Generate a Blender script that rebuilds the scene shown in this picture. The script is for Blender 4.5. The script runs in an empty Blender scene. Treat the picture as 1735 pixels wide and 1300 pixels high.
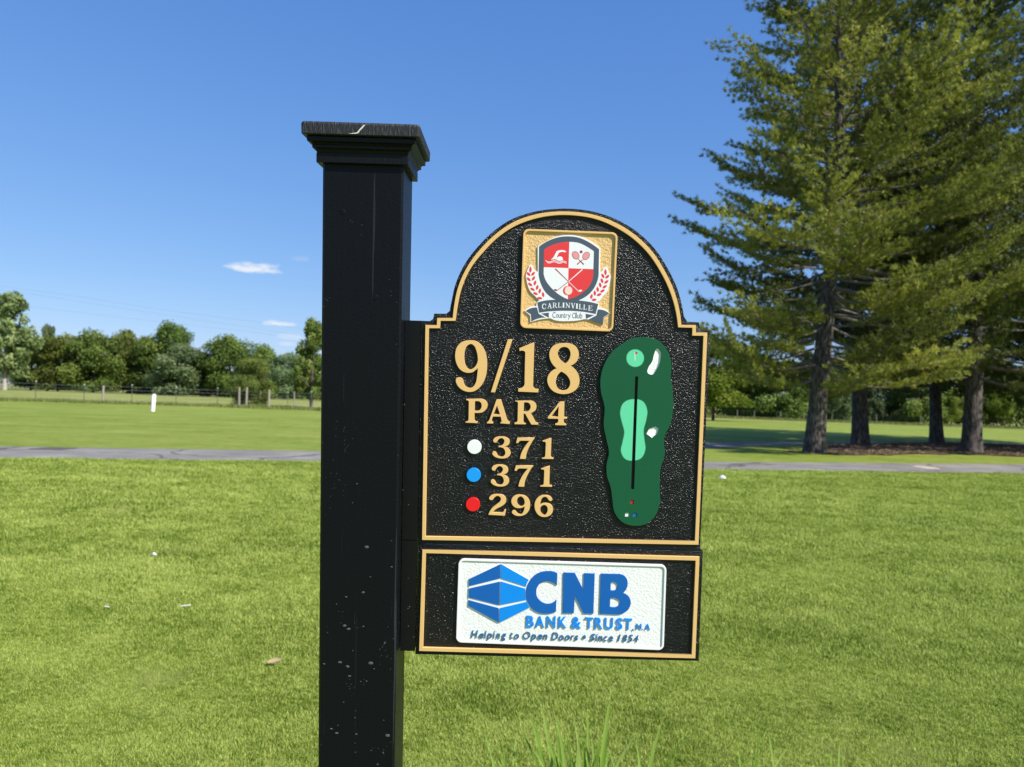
import bpy, math, random
import numpy as np
from mathutils import Matrix, Vector
rad = math.radians
sc = bpy.context.scene
COL = sc.collection
# ---------------------------------------------------------------- camera
CAM = Vector((0, 0, 1.5))
pit = math.atan(31/1303); rho = rad(1.15)
fw = Vector((0, math.cos(pit), math.sin(pit)))
r0 = Vector((1, 0, 0)); u0 = r0.cross(fw)
rt = r0*math.cos(rho)+u0*math.sin(rho); up = u0*math.cos(rho)-r0*math.sin(rho)
cd = bpy.data.cameras.new('camera'); cam = bpy.data.objects.new('camera', cd); COL.objects.link(cam)
m = Matrix.Identity(4)
for i in range(3):
    m[i][0] = rt[i]; m[i][1] = up[i]; m[i][2] = -fw[i]; m[i][3] = CAM[i]
cam.matrix_world = m
cd.sensor_width = 36; cd.lens = 36*1303/1735; cd.clip_start = 0.05; cd.clip_end = 6000
cd.dof.use_dof = True; cd.dof.focus_distance = 1.36; cd.dof.aperture_fstop = 7.5
sc.camera = cam
# ---------------------------------------------------------------- light
SUN_EL, SUN_AZ = 39.0, 52.0     # elevation; azimuth measured from straight behind the camera towards its right
sv = Vector((math.cos(rad(SUN_EL))*math.sin(rad(SUN_AZ)), -math.cos(rad(SUN_EL))*math.cos(rad(SUN_AZ)), math.sin(rad(SUN_EL))))
ld = bpy.data.lights.new('sun', 'SUN'); ld.energy = 4.6; ld.angle = rad(0.53); ld.color = (1, 0.945, 0.86)
sun = bpy.data.objects.new('sun', ld); COL.objects.link(sun)
sun.rotation_euler = sv.to_track_quat('Z', 'Y').to_euler()
w = bpy.data.worlds.new('World'); sc.world = w; w.use_nodes = True
nt = w.node_tree; N = nt.nodes; LK = nt.links; N.clear()
out = N.new('ShaderNodeOutputWorld'); bg = N.new('ShaderNodeBackground'); sky = N.new('ShaderNodeTexSky')
sky.sky_type = 'NISHITA'; sky.sun_disc = False; sky.sun_elevation = rad(SUN_EL)
sky.sun_rotation = math.atan2(sv.x, sv.y)
sky.altitude = 150; sky.air_density = 1.0; sky.dust_density = 0.25; sky.ozone_density = 2.6
bg.inputs[1].default_value = 0.105
def wm(op, a, b=None, c=None):
    n = N.new('ShaderNodeMath'); n.operation = op
    for i, v in enumerate((a, b, c)):
        if v is None: continue
        if isinstance(v, (int, float)): n.inputs[i].default_value = v
        else: LK.new(v, n.inputs[i])
    return n.outputs[0]
geo = N.new('ShaderNodeNewGeometry'); vm = N.new('ShaderNodeVectorMath'); vm.operation = 'SCALE'; vm.inputs[3].default_value = -1
LK.new(geo.outputs['Incoming'], vm.inputs[0])
sep = N.new('ShaderNodeSeparateXYZ'); LK.new(vm.outputs[0], sep.inputs[0])
az = wm('ARCTAN2', sep.outputs[0], sep.outputs[1]); el = wm('ARCSINE', sep.outputs[2])
cmb = N.new('ShaderNodeCombineXYZ'); LK.new(az, cmb.inputs[0]); LK.new(wm('MULTIPLY', el, 2.6), cmb.inputs[1])
nz = N.new('ShaderNodeTexNoise'); nz.inputs['Scale'].default_value = 42; nz.inputs['Detail'].default_value = 6; nz.inputs['Roughness'].default_value = 0.6
LK.new(cmb.outputs[0], nz.inputs[0])
def px_dir(px, py):
    d = fw+rt*((px-867.5)/1303)-up*((py-650)/1303); d.normalize()
    return math.atan2(d.x, d.y), math.asin(d.z)
tot = None
# small fair-weather clouds low in the sky (direction from the ground, half sizes in radians, strength)
for a0, e0, wa, we, s in [(-0.3275, 0.1560, 0.040, 0.0105, 1.0), (-0.2975, 0.0905, 0.022, 0.0065, 1.0), (-0.282, 0.0745, 0.022, 0.006, .42), (-0.2875, 0.066, 0.014, 0.005, .42), (-0.241, 0.087, 0.016, 0.009, .9), (-0.272, 0.172, 0.016, 0.006, .12), (0.9, .14, .06, .02, 1), (-1.2, .17, .08, .02, 1), (2.2, .2, .1, .03, 1), (-2.5, .15, .09, .02, 1), (1.5, .11, .07, .018, 1)]:
    dx = wm('DIVIDE', wm('SUBTRACT', az, a0), wa); dy = wm('DIVIDE', wm('SUBTRACT', el, e0), we)
    # flat base: the lower half falls off faster
    dy = wm('MULTIPLY', dy, wm('ADD', 1.0, wm('MULTIPLY', wm('LESS_THAN', dy, 0.0), 0.9)))
    rr = wm('SQRT', wm('ADD', wm('MULTIPLY', dx, dx), wm('MULTIPLY', dy, dy)))
    v = wm('SUBTRACT', wm('ADD', wm('SUBTRACT', 1.0, rr), wm('MULTIPLY', nz.outputs[0], 2.0)), 1.07)
    v = wm('MULTIPLY', wm('MINIMUM', wm('MAXIMUM', wm('MULTIPLY', v, 1.6), 0.0), 1.0), s*0.9)
    tot = v if tot is None else wm('MAXIMUM', tot, v)
mx = N.new('ShaderNodeMix'); mx.data_type = 'RGBA'; LK.new(tot, mx.inputs[0])
hs = N.new('ShaderNodeHueSaturation'); hs.inputs['Saturation'].default_value = 1.0; hs.inputs['Value'].default_value = 1.0
sc3 = N.new('ShaderNodeSeparateColor'); LK.new(sky.outputs[0], sc3.inputs[0]); cc3 = N.new('ShaderNodeCombineColor')
for i_, (ga, po) in enumerate(((.67, .90), (1.18, .68), (2.74, .42))):      # the clear saturated blue of the phone picture
    LK.new(wm('MULTIPLY', wm('POWER', sc3.outputs[i_], po), ga), cc3.inputs[i_])
LK.new(cc3.outputs[0], hs.inputs['Color']); LK.new(hs.outputs[0], mx.inputs[6]); mx.inputs[7].default_value = (6.0, 6.2, 6.6, 1)
LK.new(mx.outputs[2], bg.inputs[0]); LK.new(bg.outputs[0], out.inputs[0])
sc.view_settings.view_transform = 'Standard'; sc.view_settings.look = 'None'; sc.view_settings.gamma = 1; sc.view_settings.exposure = 0.5
sc.view_settings.use_curve_mapping = False
sc.cycles.max_bounces = 6; sc.cycles.transparent_max_bounces = 4; sc.cycles.use_denoising = True
# ---------------------------------------------------------------- helpers
K = 0.0157
def gz(x, y): return -K*x
def tag(o, label=None, cat=None, group=None, kind=None):
    if label: o['label'] = label
    if cat: o['category'] = cat
    if group: o['group'] = group
    if kind: o['kind'] = kind
    return o
def empty(name, loc=(0, 0, 0), **k):
    o = bpy.data.objects.new(name, None); o.empty_display_size = .2; COL.objects.link(o); o.location = loc
    return tag(o, **k)
def mesh_obj(name, V, F, mat=None, parent=None, smooth=False, **k):
    me = bpy.data.meshes.new(name); me.from_pydata([tuple(v) for v in V], [], F); me.update()
    if smooth: me.polygons.foreach_set('use_smooth', [True]*len(me.polygons))
    return link(name, me, mat, parent, **k)
def link(name, me, mat=None, parent=None, **k):
    if mat and not me.materials: me.materials.append(mat)
    o = bpy.data.objects.new(name, me); COL.objects.link(o)
    if parent: o.parent = parent
    return tag(o, **k)
def np_mesh(name, V, nper, tone=None):
    """V: (n*nper,3) separate polygons with nper corners each"""
    n = len(V)//nper; me = bpy.data.meshes.new(name)
    me.vertices.add(len(V)); me.vertices.foreach_set('co', np.ascontiguousarray(V, dtype=np.float32).ravel())
    me.loops.add(len(V)); me.loops.foreach_set('vertex_index', np.arange(len(V), dtype=np.int32))
    me.polygons.add(n); me.polygons.foreach_set('loop_start', np.arange(0, n*nper, nper, dtype=np.int32))
    me.polygons.foreach_set('loop_total', np.full(n, nper, dtype=np.int32))
    if tone is not None:
        a = me.attributes.new('tone', 'FLOAT', 'POINT'); a.data.foreach_set('value', np.repeat(tone, nper).astype(np.float32))
    me.update(calc_edges=True); return me
class MB:
    def __init__(s): s.V = []; s.F = []
    def add(s, V, F):
        b = len(s.V); s.V += [tuple(v) for v in V]; s.F += [tuple(b+i for i in f) for f in F]
    def box(s, c, h):
        V = [(c[0]+sx*h[0], c[1]+sy*h[1], c[2]+sz*h[2]) for sz in (-1, 1) for sy in (-1, 1) for sx in (-1, 1)]
        s.add(V, [(0, 2, 3, 1), (4, 5, 7, 6), (0, 1, 5, 4), (2, 6, 7, 3), (0, 4, 6, 2), (1, 3, 7, 5)])
    def tube(s, P, Rr, n=8, cap=True):
        P = [Vector(p) for p in P]; V = []; F = []
        ref = Vector((0, 0, 1))
        for i, p in enumerate(P):
            t = (P[min(i+1, len(P)-1)]-P[max(i-1, 0)]).normalized()
            a = t.cross(ref if abs(t.z) < .9 else Vector((1, 0, 0))).normalized(); b = t.cross(a)
            for k in range(n):
                th = 2*math.pi*k/n; V.append(p+(a*math.cos(th)+b*math.sin(th))*Rr[i])
        for i in range(len(P)-1):
            for k in range(n):
                F.append((i*n+k, i*n+(k+1) % n, (i+1)*n+(k+1) % n, (i+1)*n+k))
        if cap: F.append(tuple(range(n))); F.append(tuple((len(P)-1)*n+k for k in range(n)))
        s.add(V, F)
    def build(s, name, mat, parent=None, smooth=False, **k): return mesh_obj(name, s.V, s.F, mat, parent, smooth, **k)
# ---------------------------------------------------------------- materials
class MT:
    def __init__(s, name, col=(.5, .5, .5), rough=.6, spec=.5, metal=0, coat=0):
        s.m = bpy.data.materials.new(name); s.m.use_nodes = True; s.t = s.m.node_tree; s.N = s.t.nodes; s.L = s.t.links
        s.b = s.N['Principled BSDF']; s.out = s.N['Material Output']
        s.b.inputs['Base Color'].default_value = (*col, 1); s.b.inputs['Roughness'].default_value = rough
        s.b.inputs['Specular IOR Level'].default_value = spec; s.b.inputs['Metallic'].default_value = metal
        s.b.inputs['Coat Weight'].default_value = coat
        s.tc = s.N.new('ShaderNodeTexCoord'); s.co = s.tc.outputs['Object']
    def world(s): s.co = s.N.new('ShaderNodeNewGeometry').outputs['Position']; return s
    def mapping(s, scale): 
        n = s.N.new('ShaderNodeMapping'); n.inputs['Scale'].default_value = scale; s.L.new(s.co, n.inputs[0]); return n.outputs[0]
    def noise(s, scale, detail=4, rough=.55, co=None, dist=0):
        n = s.N.new('ShaderNodeTexNoise'); n.inputs['Scale'].default_value = scale; n.inputs['Detail'].default_value = detail
        n.inputs['Roughness'].default_value = rough; n.inputs['Distortion'].default_value = dist
        s.L.new(co or s.co, n.inputs['Vector']); return n.outputs[0]
    def voro(s, scale, co=None, feat='F1', o='Distance'):
        n = s.N.new('ShaderNodeTexVoronoi'); n.feature = feat; n.inputs['Scale'].default_value = scale; s.L.new(co or s.co, n.inputs['Vector']); return n.outputs[o]
    def math(s, op, a, b=0.0):
        n = s.N.new('ShaderNodeMath'); n.operation = op
        for i, v in enumerate((a, b)):
            if isinstance(v, (int, float)): n.inputs[i].default_value = v
            else: s.L.new(v, n.inputs[i])
        return n.outputs[0]
    def ramp(s, f, stops):
        n = s.N.new('ShaderNodeValToRGB'); s.L.new(f, n.inputs[0]); e = n.color_ramp.elements
        while len(e) < len(stops): e.new(.5)
        for i, (p, c) in enumerate(stops): e[i].position = p; e[i].color = (*c, 1) if len(c) == 3 else c
        return n.outputs[0]
    def mix(s, f, a, b, mode='MIX'):
        n = s.N.new('ShaderNodeMix'); n.data_type = 'RGBA'; n.blend_type = mode
        for i, v in ((0, f), (6, a), (7, b)):
            if isinstance(v, (int, float)): n.inputs[i].default_value = v
            elif isinstance(v, tuple): n.inputs[i].default_value = (*v, 1)
            else: s.L.new(v, n.inputs[i])
        return n.outputs[2]
    def color(s, c): s.L.new(c, s.b.inputs['Base Color']); return s
    def rough(s, c): s.L.new(c, s.b.inputs['Roughness']); return s
    def bump(s, h, strength=.5, dist=.001):
        n = s.N.new('ShaderNodeBump'); n.inputs['Strength'].default_value = strength; n.inputs['Distance'].default_value = dist
        s.L.new(h, n.inputs['Height'])
        if s.b.inputs['Normal'].is_linked: s.L.new(s.b.inputs['Normal'].links[0].from_socket, n.inputs['Normal'])
        s.L.new(n.outputs[0], s.b.inputs['Normal']); return s
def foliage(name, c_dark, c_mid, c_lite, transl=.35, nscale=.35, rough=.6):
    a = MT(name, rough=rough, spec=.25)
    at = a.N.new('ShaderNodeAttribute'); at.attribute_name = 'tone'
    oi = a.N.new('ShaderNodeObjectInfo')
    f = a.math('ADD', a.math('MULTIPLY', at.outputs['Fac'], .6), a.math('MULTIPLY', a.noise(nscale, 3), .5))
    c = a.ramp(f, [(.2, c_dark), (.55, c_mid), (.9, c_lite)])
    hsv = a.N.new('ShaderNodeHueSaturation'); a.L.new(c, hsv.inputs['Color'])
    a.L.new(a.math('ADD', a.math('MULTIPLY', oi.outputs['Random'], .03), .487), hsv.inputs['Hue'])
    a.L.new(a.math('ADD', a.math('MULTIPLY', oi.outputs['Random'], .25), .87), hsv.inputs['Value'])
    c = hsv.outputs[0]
    a.color(c)
    tr = a.N.new('ShaderNodeBsdfTranslucent'); a.L.new(a.mix(1.0, c, (1.0, 1.0, .55), 'MULTIPLY'), tr.inputs[0])
    ms = a.N.new('ShaderNodeMixShader'); ms.inputs[0].default_value = transl
    a.L.new(a.b.outputs[0], ms.inputs[1]); a.L.new(tr.outputs[0], ms.inputs[2]); a.L.new(ms.outputs[0], a.out.inputs[0])
    return a.m
def dimples(a, s=.35):
    v = a.voro(60); d = a.math('MINIMUM', v, .12)
    a.bump(d, s, .004); a.bump(a.noise(90, 3), .25, .0006); return a
def stucco(a, scale, strength, dist):
    h = a.math('ADD', a.noise(scale, 2, .5), a.math('MULTIPLY', a.voro(scale*.62), .55)); a.bump(h, strength, dist); return a
black_stucco = stucco(MT('black_textured_enamel', (.0045, .005, .0065), .19, .38), 440, 1.0, .0020).m
gold_paint = dimples(MT('gold_paint', (.72, .46, .18), .45, .3)).m
gold_stucco = stucco(MT('gold_textured_paint', (.68, .45, .19), .5, .4), 330, 1.0, .0013).m
white_stucco = stucco(MT('white_textured_paint', (.80, .81, .80), .5, .4), 330, .65, .0011).m
white_paint = MT('white_paint', (.82, .82, .82), .4, .5).m
white_print = MT('white_print', (.78, .79, .82), .45, .4).m
slate_print = MT('slate_print', (.065, .09, .125), .45, .4).m
red_print = MT('red_print', (.72, .045, .05), .42, .4).m
dark_red_print = MT('dark_red_print', (.33, .03, .045), .45, .4).m
pink_print = MT('pink_print', (.72, .30, .31), .45, .4).m
pale_ball = MT('pale_ball_print', (.85, .62, .55), .45, .4).m
white_dot = dimples(MT('white_enamel', (.80, .82, .83), .4, .5)).m
blue_dot = dimples(MT('bright_blue_enamel', (.004, .30, .83), .35, .5)).m
red_dot = dimples(MT('red_enamel', (.74, .008, .016), .35, .5)).m
map_green = dimples(MT('dark_green_enamel', (.006, .088, .038), .4, .3), .5).m
def gmix(t): return tuple(a*(1-t)+b*t for a, b in zip((.008, .115, .050), (.115, .62, .34)))
map_l1 = MT('sprayed_green_edge', gmix(.35), .4).m; map_l2 = MT('sprayed_green_mid', gmix(.7), .4).m; map_l3 = dimples(MT('mint_green_enamel', gmix(1), .38)).m
logo_dark = dimples(MT('royal_blue_enamel', (.006, .11, .41), .4, .3)).m
logo_lite = dimples(MT('azure_enamel', (.003, .245, .78), .4, .3)).m
text_navy = MT('navy_enamel', (.035, .13, .27), .4, .5).m
slot_black = MT('slot_black', (.006, .006, .007), .6, .3).m
dark_red = MT('tee_red_enamel', (.5, .01, .015), .4).m; tee_blue = MT('tee_blue_enamel', (.005, .13, .48), .4).m
a = MT('black_post_paint', (.0035, .0042, .0068), .5, .17)
a.bump(a.noise(130, 3, .5, a.mapping((1, 1, 1.6))), .55, .0012); a.bump(a.noise(14, 3, .5, a.mapping((6, 6, .3))), .25, .002)
sp = a.N.new('ShaderNodeSeparateXYZ'); a.L.new(a.co, sp.inputs[0]); zz = sp.outputs[2]
low = a.math('MINIMUM', a.math('MAXIMUM', a.math('MULTIPLY', a.math('ADD', zz, .12), -1.5), 0.0), 1.0)
wob = a.N.new('ShaderNodeVectorMath'); wob.operation = 'ADD'; 
nv = a.N.new('ShaderNodeTexNoise'); nv.inputs['Scale'].default_value = 90; a.L.new(a.co, nv.inputs[0])
sv2 = a.N.new('ShaderNodeVectorMath'); sv2.operation = 'SCALE'; sv2.inputs[3].default_value = .006; a.L.new(nv.outputs[1], sv2.inputs[0]); a.L.new(a.co, wob.inputs[0]); a.L.new(sv2.outputs[0], wob.inputs[1])
def spots(scale, rmax, dens):
    n = a.N.new('ShaderNodeTexVoronoi'); n.inputs['Scale'].default_value = scale; a.L.new(wob.outputs[0], n.inputs[0])
    sx = a.N.new('ShaderNodeSeparateColor'); a.L.new(n.outputs['Color'], sx.inputs[0])
    rr_ = a.math('MULTIPLY', a.math('MAXIMUM', a.math('SUBTRACT', a.math('MULTIPLY', low, dens), sx.outputs[0]), 0.0), rmax)
    return a.math('LESS_THAN', n.outputs['Distance'], rr_)
sp_all = a.math('MINIMUM', a.math('ADD', spots(38, .28, .55), spots(95, .42, .5)), 1.0)
speck = a.math('MULTIPLY', a.math('LESS_THAN', a.voro(170), .11), a.math('GREATER_THAN', a.noise(11, 2), .60))
dust = a.mix(a.noise(240, 2), (.02, .02, .02), (.12, .12, .115))
c = a.mix(sp_all, (.0035, .0042, .0068), dust); c = a.mix(a.math('MULTIPLY', speck, .7), c, (.13, .135, .14))
stk = a.math('GREATER_THAN', a.noise(9, 4, .7, a.mapping((9, 9, .10))), .665)
c = a.mix(a.math('MULTIPLY', stk, .6), c, (.03, .034, .04))
a.color(c).rough(a.math('ADD', .40, a.math('MULTIPLY', sp_all, .4)))
post_paint = a.m
a = MT('black_cap_paint', (.0038, .0045, .007), .42, .2)
a.bump(a.noise(55, 3, .6, a.mapping((5, 5, .6))), .6, .0012)
cap_paint = a.m
# the weathered end grain of the cap board
a = MT('weathered_end_grain_paint', (.016, .017, .019), .5, .4)
g = a.noise(95, 3, .6, a.mapping((4.5, 4.5, .7)))
a.color(a.ramp(g, [(.52, (.012, .013, .016)), (.68, (.06, .06, .062)), (.78, (.16, .16, .16))])).bump(g, .8, .002)
end_grain = a.m
a = MT('black_smooth_board', (.0048, .0055, .0068), .42, .2)
a.bump(a.noise(70, 3), .2, .0008)
a.color(a.mix(a.math('MULTIPLY', a.math('LESS_THAN', a.voro(120), .13), a.math('GREATER_THAN', a.noise(15, 2), .57)), (.0048, .0055, .0068), (.12, .12, .12)))
smooth_black = a.m
bare_wood = MT('bare_chipped_wood', (.62, .60, .54), .8).m
# ---------------------------------------------------------------- shapes of the sign (millimetres, sign face: x right, z up, 1 = corner)
S={
'nine':[[(191.4,127.3,0),(200.3,126.3,0),(209.4,120.5,0),(216.1,111.3,0),(220.3,99.5,0),(221.9,86.6,0),(221.5,70.7,0),(218.3,56.6,0),(213.1,46.5,0),(206.3,38.8,0),(198.5,34.1,0),(189.5,32.9,0),(180.5,34.9,0),(172.4,40,0),(167.3,46.9,0),(165.4,52.8,0),(166.6,57.3,0),(171,59.2,0),(176,58,0),(178.6,54.6,0),(180.7,48.2,0),(184.3,42.8,0),(189.4,40.4,0),(194.8,41,0),(199.7,45.7,0),(202.5,52.2,0),(204,62.2,0),(205.1,77,1),(201.5,73.6,0),(195.7,69.2,0),(188.7,67.8,0),(179.8,69.4,0),(172.2,74.4,0),(166.6,83.2,0),(163.6,94.1,0),(163.4,103,0),(165.9,113.5,0),(172.2,121.6,0),(180.5,126,0)],[(192,120.6,0),(197.6,117.3,0),(201.7,108.9,0),(204.2,99.1,0),(204.5,89.1,0),(201.8,82.1,0),(197.5,77,0),(191.6,74.2,0),(186.6,76.3,0),(182.5,82.6,0),(180.5,91.5,0),(180.1,100.4,0),(181.4,110.4,0),(185.2,117.4,0)]],
'slash':[[(258.7,130.9,1),(266.9,131.2,1),(237.8,33.3,1),(229.9,33.3,1)]],
'one':[[(306.9,126.6,1),(306.9,49.4,1),(308.1,44.4,0),(311.1,42,0),(317.1,41.8,1),(316.8,35.1,1),(279.8,35.7,1),(280,41.5,1),(286.1,42.9,0),(290,46.5,0),(291.1,54,1),(290.9,105.9,1),(290,109.3,0),(287.8,110.5,0),(280.3,109.8,1),(280,115.5,1)]],
'eight':[[(362.4,126.6,0),(372.4,126.3,0),(381.5,122.1,0),(387.3,114.3,0),(389.1,105.4,0),(387.3,97.4,0),(381.6,89.7,0),(374.2,85.6,1),(381.9,80.3,0),(388.1,72.4,0),(391.5,62.5,0),(391.3,52.5,0),(387.1,43.4,0),(378.3,36.6,0),(366.4,33.3,0),(354.4,34,0),(343.2,38.8,0),(336,47.1,0),(332.7,57,0),(333.9,66.1,0),(339.1,73.7,0),(349.4,80.1,1),(342.8,85.8,0),(337.5,94.1,0),(335.1,103,0),(335.8,112,0),(340.7,120.1,0),(348.6,124.7,0)],[(362.7,119.6,0),(368.7,117.8,0),(372.9,111.9,0),(373.6,104,0),(370.9,95.9,0),(365.1,89.6,1),(357.5,94.6,0),(352.3,101.5,0),(350.4,107.4,0),(351.9,113.4,0),(356.2,118,0)],[(357.6,74.4,1),(365.2,70.4,0),(371.4,64,0),(374.7,56.1,0),(373.9,48.1,0),(369.1,41.9,0),(361.2,39.9,0),(354.1,42.6,0),(349.4,49.5,0),(348.4,57.4,0),(350.4,65.5,0)]],
'P':[[(185.1,20.2,1),(209.4,20.8,1),(215.6,20.3,0),(221,17.6,0),(223.9,13.6,0),(224.6,8.6,0),(223.5,4.2,0),(219.9,-0.6,0),(215,-4.2,0),(208.8,-5.3,0),(201,-5.3,1),(201.2,-17.7,1),(202.8,-20.2,0),(207.6,-21.2,1),(206.4,-24.2,1),(184.5,-23.8,1),(185.4,-21.6,1),(188.8,-20.5,0),(190.3,-18,1),(190.1,14,1),(189.2,16.5,0),(185.3,17.4,1)],[(201.5,16.1,1),(205.8,16.4,0),(210.1,15.5,0),(212.7,12.7,0),(213.7,8.6,0),(212.9,3.9,0),(210.2,0.1,0),(205.5,-1.6,0),(200.9,-1.1,1)]],
'A':[[(240.9,20.6,1),(249,20.5,1),(260.8,-15,1),(262.8,-18.1,0),(266.3,-20.4,1),(266.1,-24.5,1),(248.5,-23.5,1),(249.1,-21.3,1),(251.3,-20.4,1),(249.2,-11.2,1),(235.1,-11.2,1),(233.1,-17,1),(233.4,-19.8,0),(236,-21.9,1),(235.1,-24.3,1),(223.9,-24.2,1),(224.4,-21.9,1),(227.2,-19.3,0),(229,-15.8,1)],[(242,9.3,1),(247.8,-7,1),(235.9,-6.8,1)]],
'R':[[(274.8,19.2,1),(300.1,19.5,1),(306.4,19.1,0),(311.1,16.3,0),(313.7,12.6,0),(314.3,8.3,0),(313.1,3.8,0),(310,-0,0),(304.5,-3,1),(312.4,-16.9,1),(315,-20.3,0),(318.5,-20.6,1),(318.3,-24.4,1),(305.7,-24.5,1),(295.2,-7,1),(293.3,-4.8,0),(291.1,-4.7,1),(291.2,-18.7,1),(292.5,-21.2,0),(296,-22.4,1),(295.1,-24.3,1),(274.9,-24.5,1),(275,-21.3,1),(278.7,-20.3,0),(280.3,-17.1,1),(280.1,14.3,1),(279.3,16.5,0),(275.2,17.2,1)],[(291.3,15.9,1),(295.2,16.3,0),(299.6,15.4,0),(302.5,12.4,0),(303.6,8,0),(301.8,2.9,0),(298.8,0,0),(294.4,-1,0),(291,-0.5,1)]],
'four':[[(357,19,1),(365.2,19.4,1),(365.6,-8.9,1),(371.4,-9.2,1),(370.9,-12.3,1),(365.4,-12.4,1),(365.4,-17.6,1),(367,-20.4,0),(370.2,-21.6,1),(370,-24.4,1),(349.7,-24.4,1),(350.1,-21.2,1),(353.9,-19.7,0),(355,-17.2,1),(354.9,-12.7,1),(336.1,-12.7,1),(335.4,-10.1,1)],[(355.1,10.5,1),(354.8,-8.5,1),(341.9,-8.4,1)]],
'three_a':[[(251.9,-48,0),(259.8,-49.1,0),(265.8,-53.1,0),(267,-57.8,0),(265.2,-62.4,0),(261.1,-65.2,0),(256.1,-66.7,1),(262.8,-68.4,0),(267.5,-72.5,0),(269.2,-77.5,0),(267.4,-83.1,0),(261.6,-87.4,0),(253.3,-88.7,0),(244.1,-87.4,0),(238.1,-84.1,0),(235.4,-80,0),(236.3,-77,0),(240,-76.1,0),(243.4,-79,0),(246.5,-84,0),(250.7,-85.7,0),(255.7,-84.6,0),(259,-80.3,0),(258.8,-75.2,0),(256.2,-70.2,0),(251.1,-68,0),(245.9,-67.9,1),(247,-65.8,1),(252.7,-64,0),(255.9,-60.5,0),(257.1,-56.3,0),(255.3,-52.5,0),(251.9,-50.9,0),(247.8,-51.9,0),(244.9,-55.3,0),(242.1,-59.2,0),(238.4,-59,0),(236.4,-55.9,0),(238.2,-51.7,0),(244,-48.8,0)]],
'seven_a':[[(281.1,-49.2,1),(312.9,-48.8,1),(305.3,-61.5,0),(300.6,-71.7,0),(298.3,-79.4,0),(297.5,-88.5,1),(286.6,-88.5,1),(287.8,-81.3,0),(291.4,-71.9,0),(297,-62.5,0),(303.3,-54.6,1),(288.4,-54.7,1),(284.7,-56.1,0),(282.7,-59.5,1),(278.5,-59.2,1)]],
'one_a':[[(343.4,-48.8,1),(343.4,-81.7,1),(344.9,-84.2,0),(348.7,-85,1),(348.4,-87.5,1),(327,-87.6,1),(327.3,-85.5,1),(331.5,-84.5,0),(333.1,-81.5,1),(333.5,-59.2,1),(332.3,-56.2,0),(328.2,-55.9,1),(327,-53.4,1)]],
'three_b':[[(250.4,-100.2,0),(258.4,-101.3,0),(264.4,-105.4,0),(265.6,-110,0),(263.8,-114.7,0),(259.7,-117.5,0),(254.7,-119,1),(261.4,-120.7,0),(266.1,-124.8,0),(267.8,-129.9,0),(266,-135.4,0),(260.2,-139.8,0),(251.9,-141.1,0),(242.6,-139.8,0),(236.7,-136.5,0),(233.9,-132.3,0),(234.8,-129.3,0),(238.6,-128.4,0),(242,-131.3,0),(245,-136.3,0),(249.3,-138.1,0),(254.3,-137,0),(257.5,-132.7,0),(257.4,-127.6,0),(254.8,-122.5,0),(249.7,-120.3,0),(244.5,-120.2,1),(245.6,-118.1,1),(251.2,-116.3,0),(254.5,-112.8,0),(255.7,-108.5,0),(253.9,-104.8,0),(250.5,-103.1,0),(246.3,-104.1,0),(243.5,-107.5,0),(240.7,-111.4,0),(236.9,-111.2,0),(235,-108.2,0),(236.7,-103.9,0),(242.5,-101,0)]],
'seven_b':[[(279.7,-101,1),(311.5,-100.6,1),(303.9,-113.3,0),(299.2,-123.6,0),(296.8,-131.3,0),(296.1,-140.5,1),(285.2,-140.5,1),(286.4,-133.2,0),(289.9,-123.8,0),(295.5,-114.3,0),(301.9,-106.4,1),(286.9,-106.5,1),(283.2,-107.8,0),(281.2,-111.3,1),(277,-110.9,1)]],
'one_b':[[(342.1,-100.6,1),(342.1,-133.7,1),(343.6,-136.2,0),(347.4,-136.9,1),(347.1,-139.5,1),(325.6,-139.6,1),(326,-137.4,1),(330.2,-136.5,0),(331.8,-133.5,1),(332.2,-111,1),(331,-108,0),(326.8,-107.7,1),(325.7,-105.2,1)]],
'two_c':[[(246.7,-155.8,0),(256.1,-156.6,0),(261.9,-161.2,0),(263.4,-167,0),(261.1,-172.8,0),(254.5,-178.2,0),(246.3,-182.6,0),(238.7,-189.7,1),(253.8,-190.1,1),(258.4,-188.2,0),(260.4,-184.2,1),(263.2,-184.2,1),(261.7,-195.5,1),(231,-194.6,1),(232.5,-189.8,0),(237,-182.3,0),(246.1,-174.2,0),(252.2,-168.3,0),(253.1,-163,0),(249.9,-159.4,0),(245.2,-159,0),(241.1,-162.2,0),(237.6,-166.5,0),(233.5,-166.3,0),(231.5,-163.5,0),(233.8,-159.2,0),(239.4,-156.4,0)]],
'nine_c':[[(289.8,-155.9,0),(297.6,-157.3,0),(304,-162.4,0),(307.6,-170.8,0),(307.1,-180.3,0),(303.2,-188.8,0),(296,-194.2,0),(287.2,-195.7,0),(278.8,-193.6,0),(274.3,-188.4,0),(276,-185.4,0),(280.2,-185.3,0),(283.4,-189.2,0),(287.7,-192.3,0),(292.3,-191.7,0),(295.8,-186.8,0),(297.4,-176.8,1),(294.1,-179.5,0),(287.9,-180.9,0),(280.6,-179.8,0),(274.7,-174.6,0),(272.7,-167.3,0),(274.9,-160.9,0),(281,-156.8,0)],[(290.2,-158.7,0),(294.6,-161.6,0),(297.2,-167.3,0),(297,-173.1,0),(293,-176.9,0),(288.8,-177.3,0),(285.1,-173.4,0),(283.3,-167.1,0),(284.8,-161.8,0)]],
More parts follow.
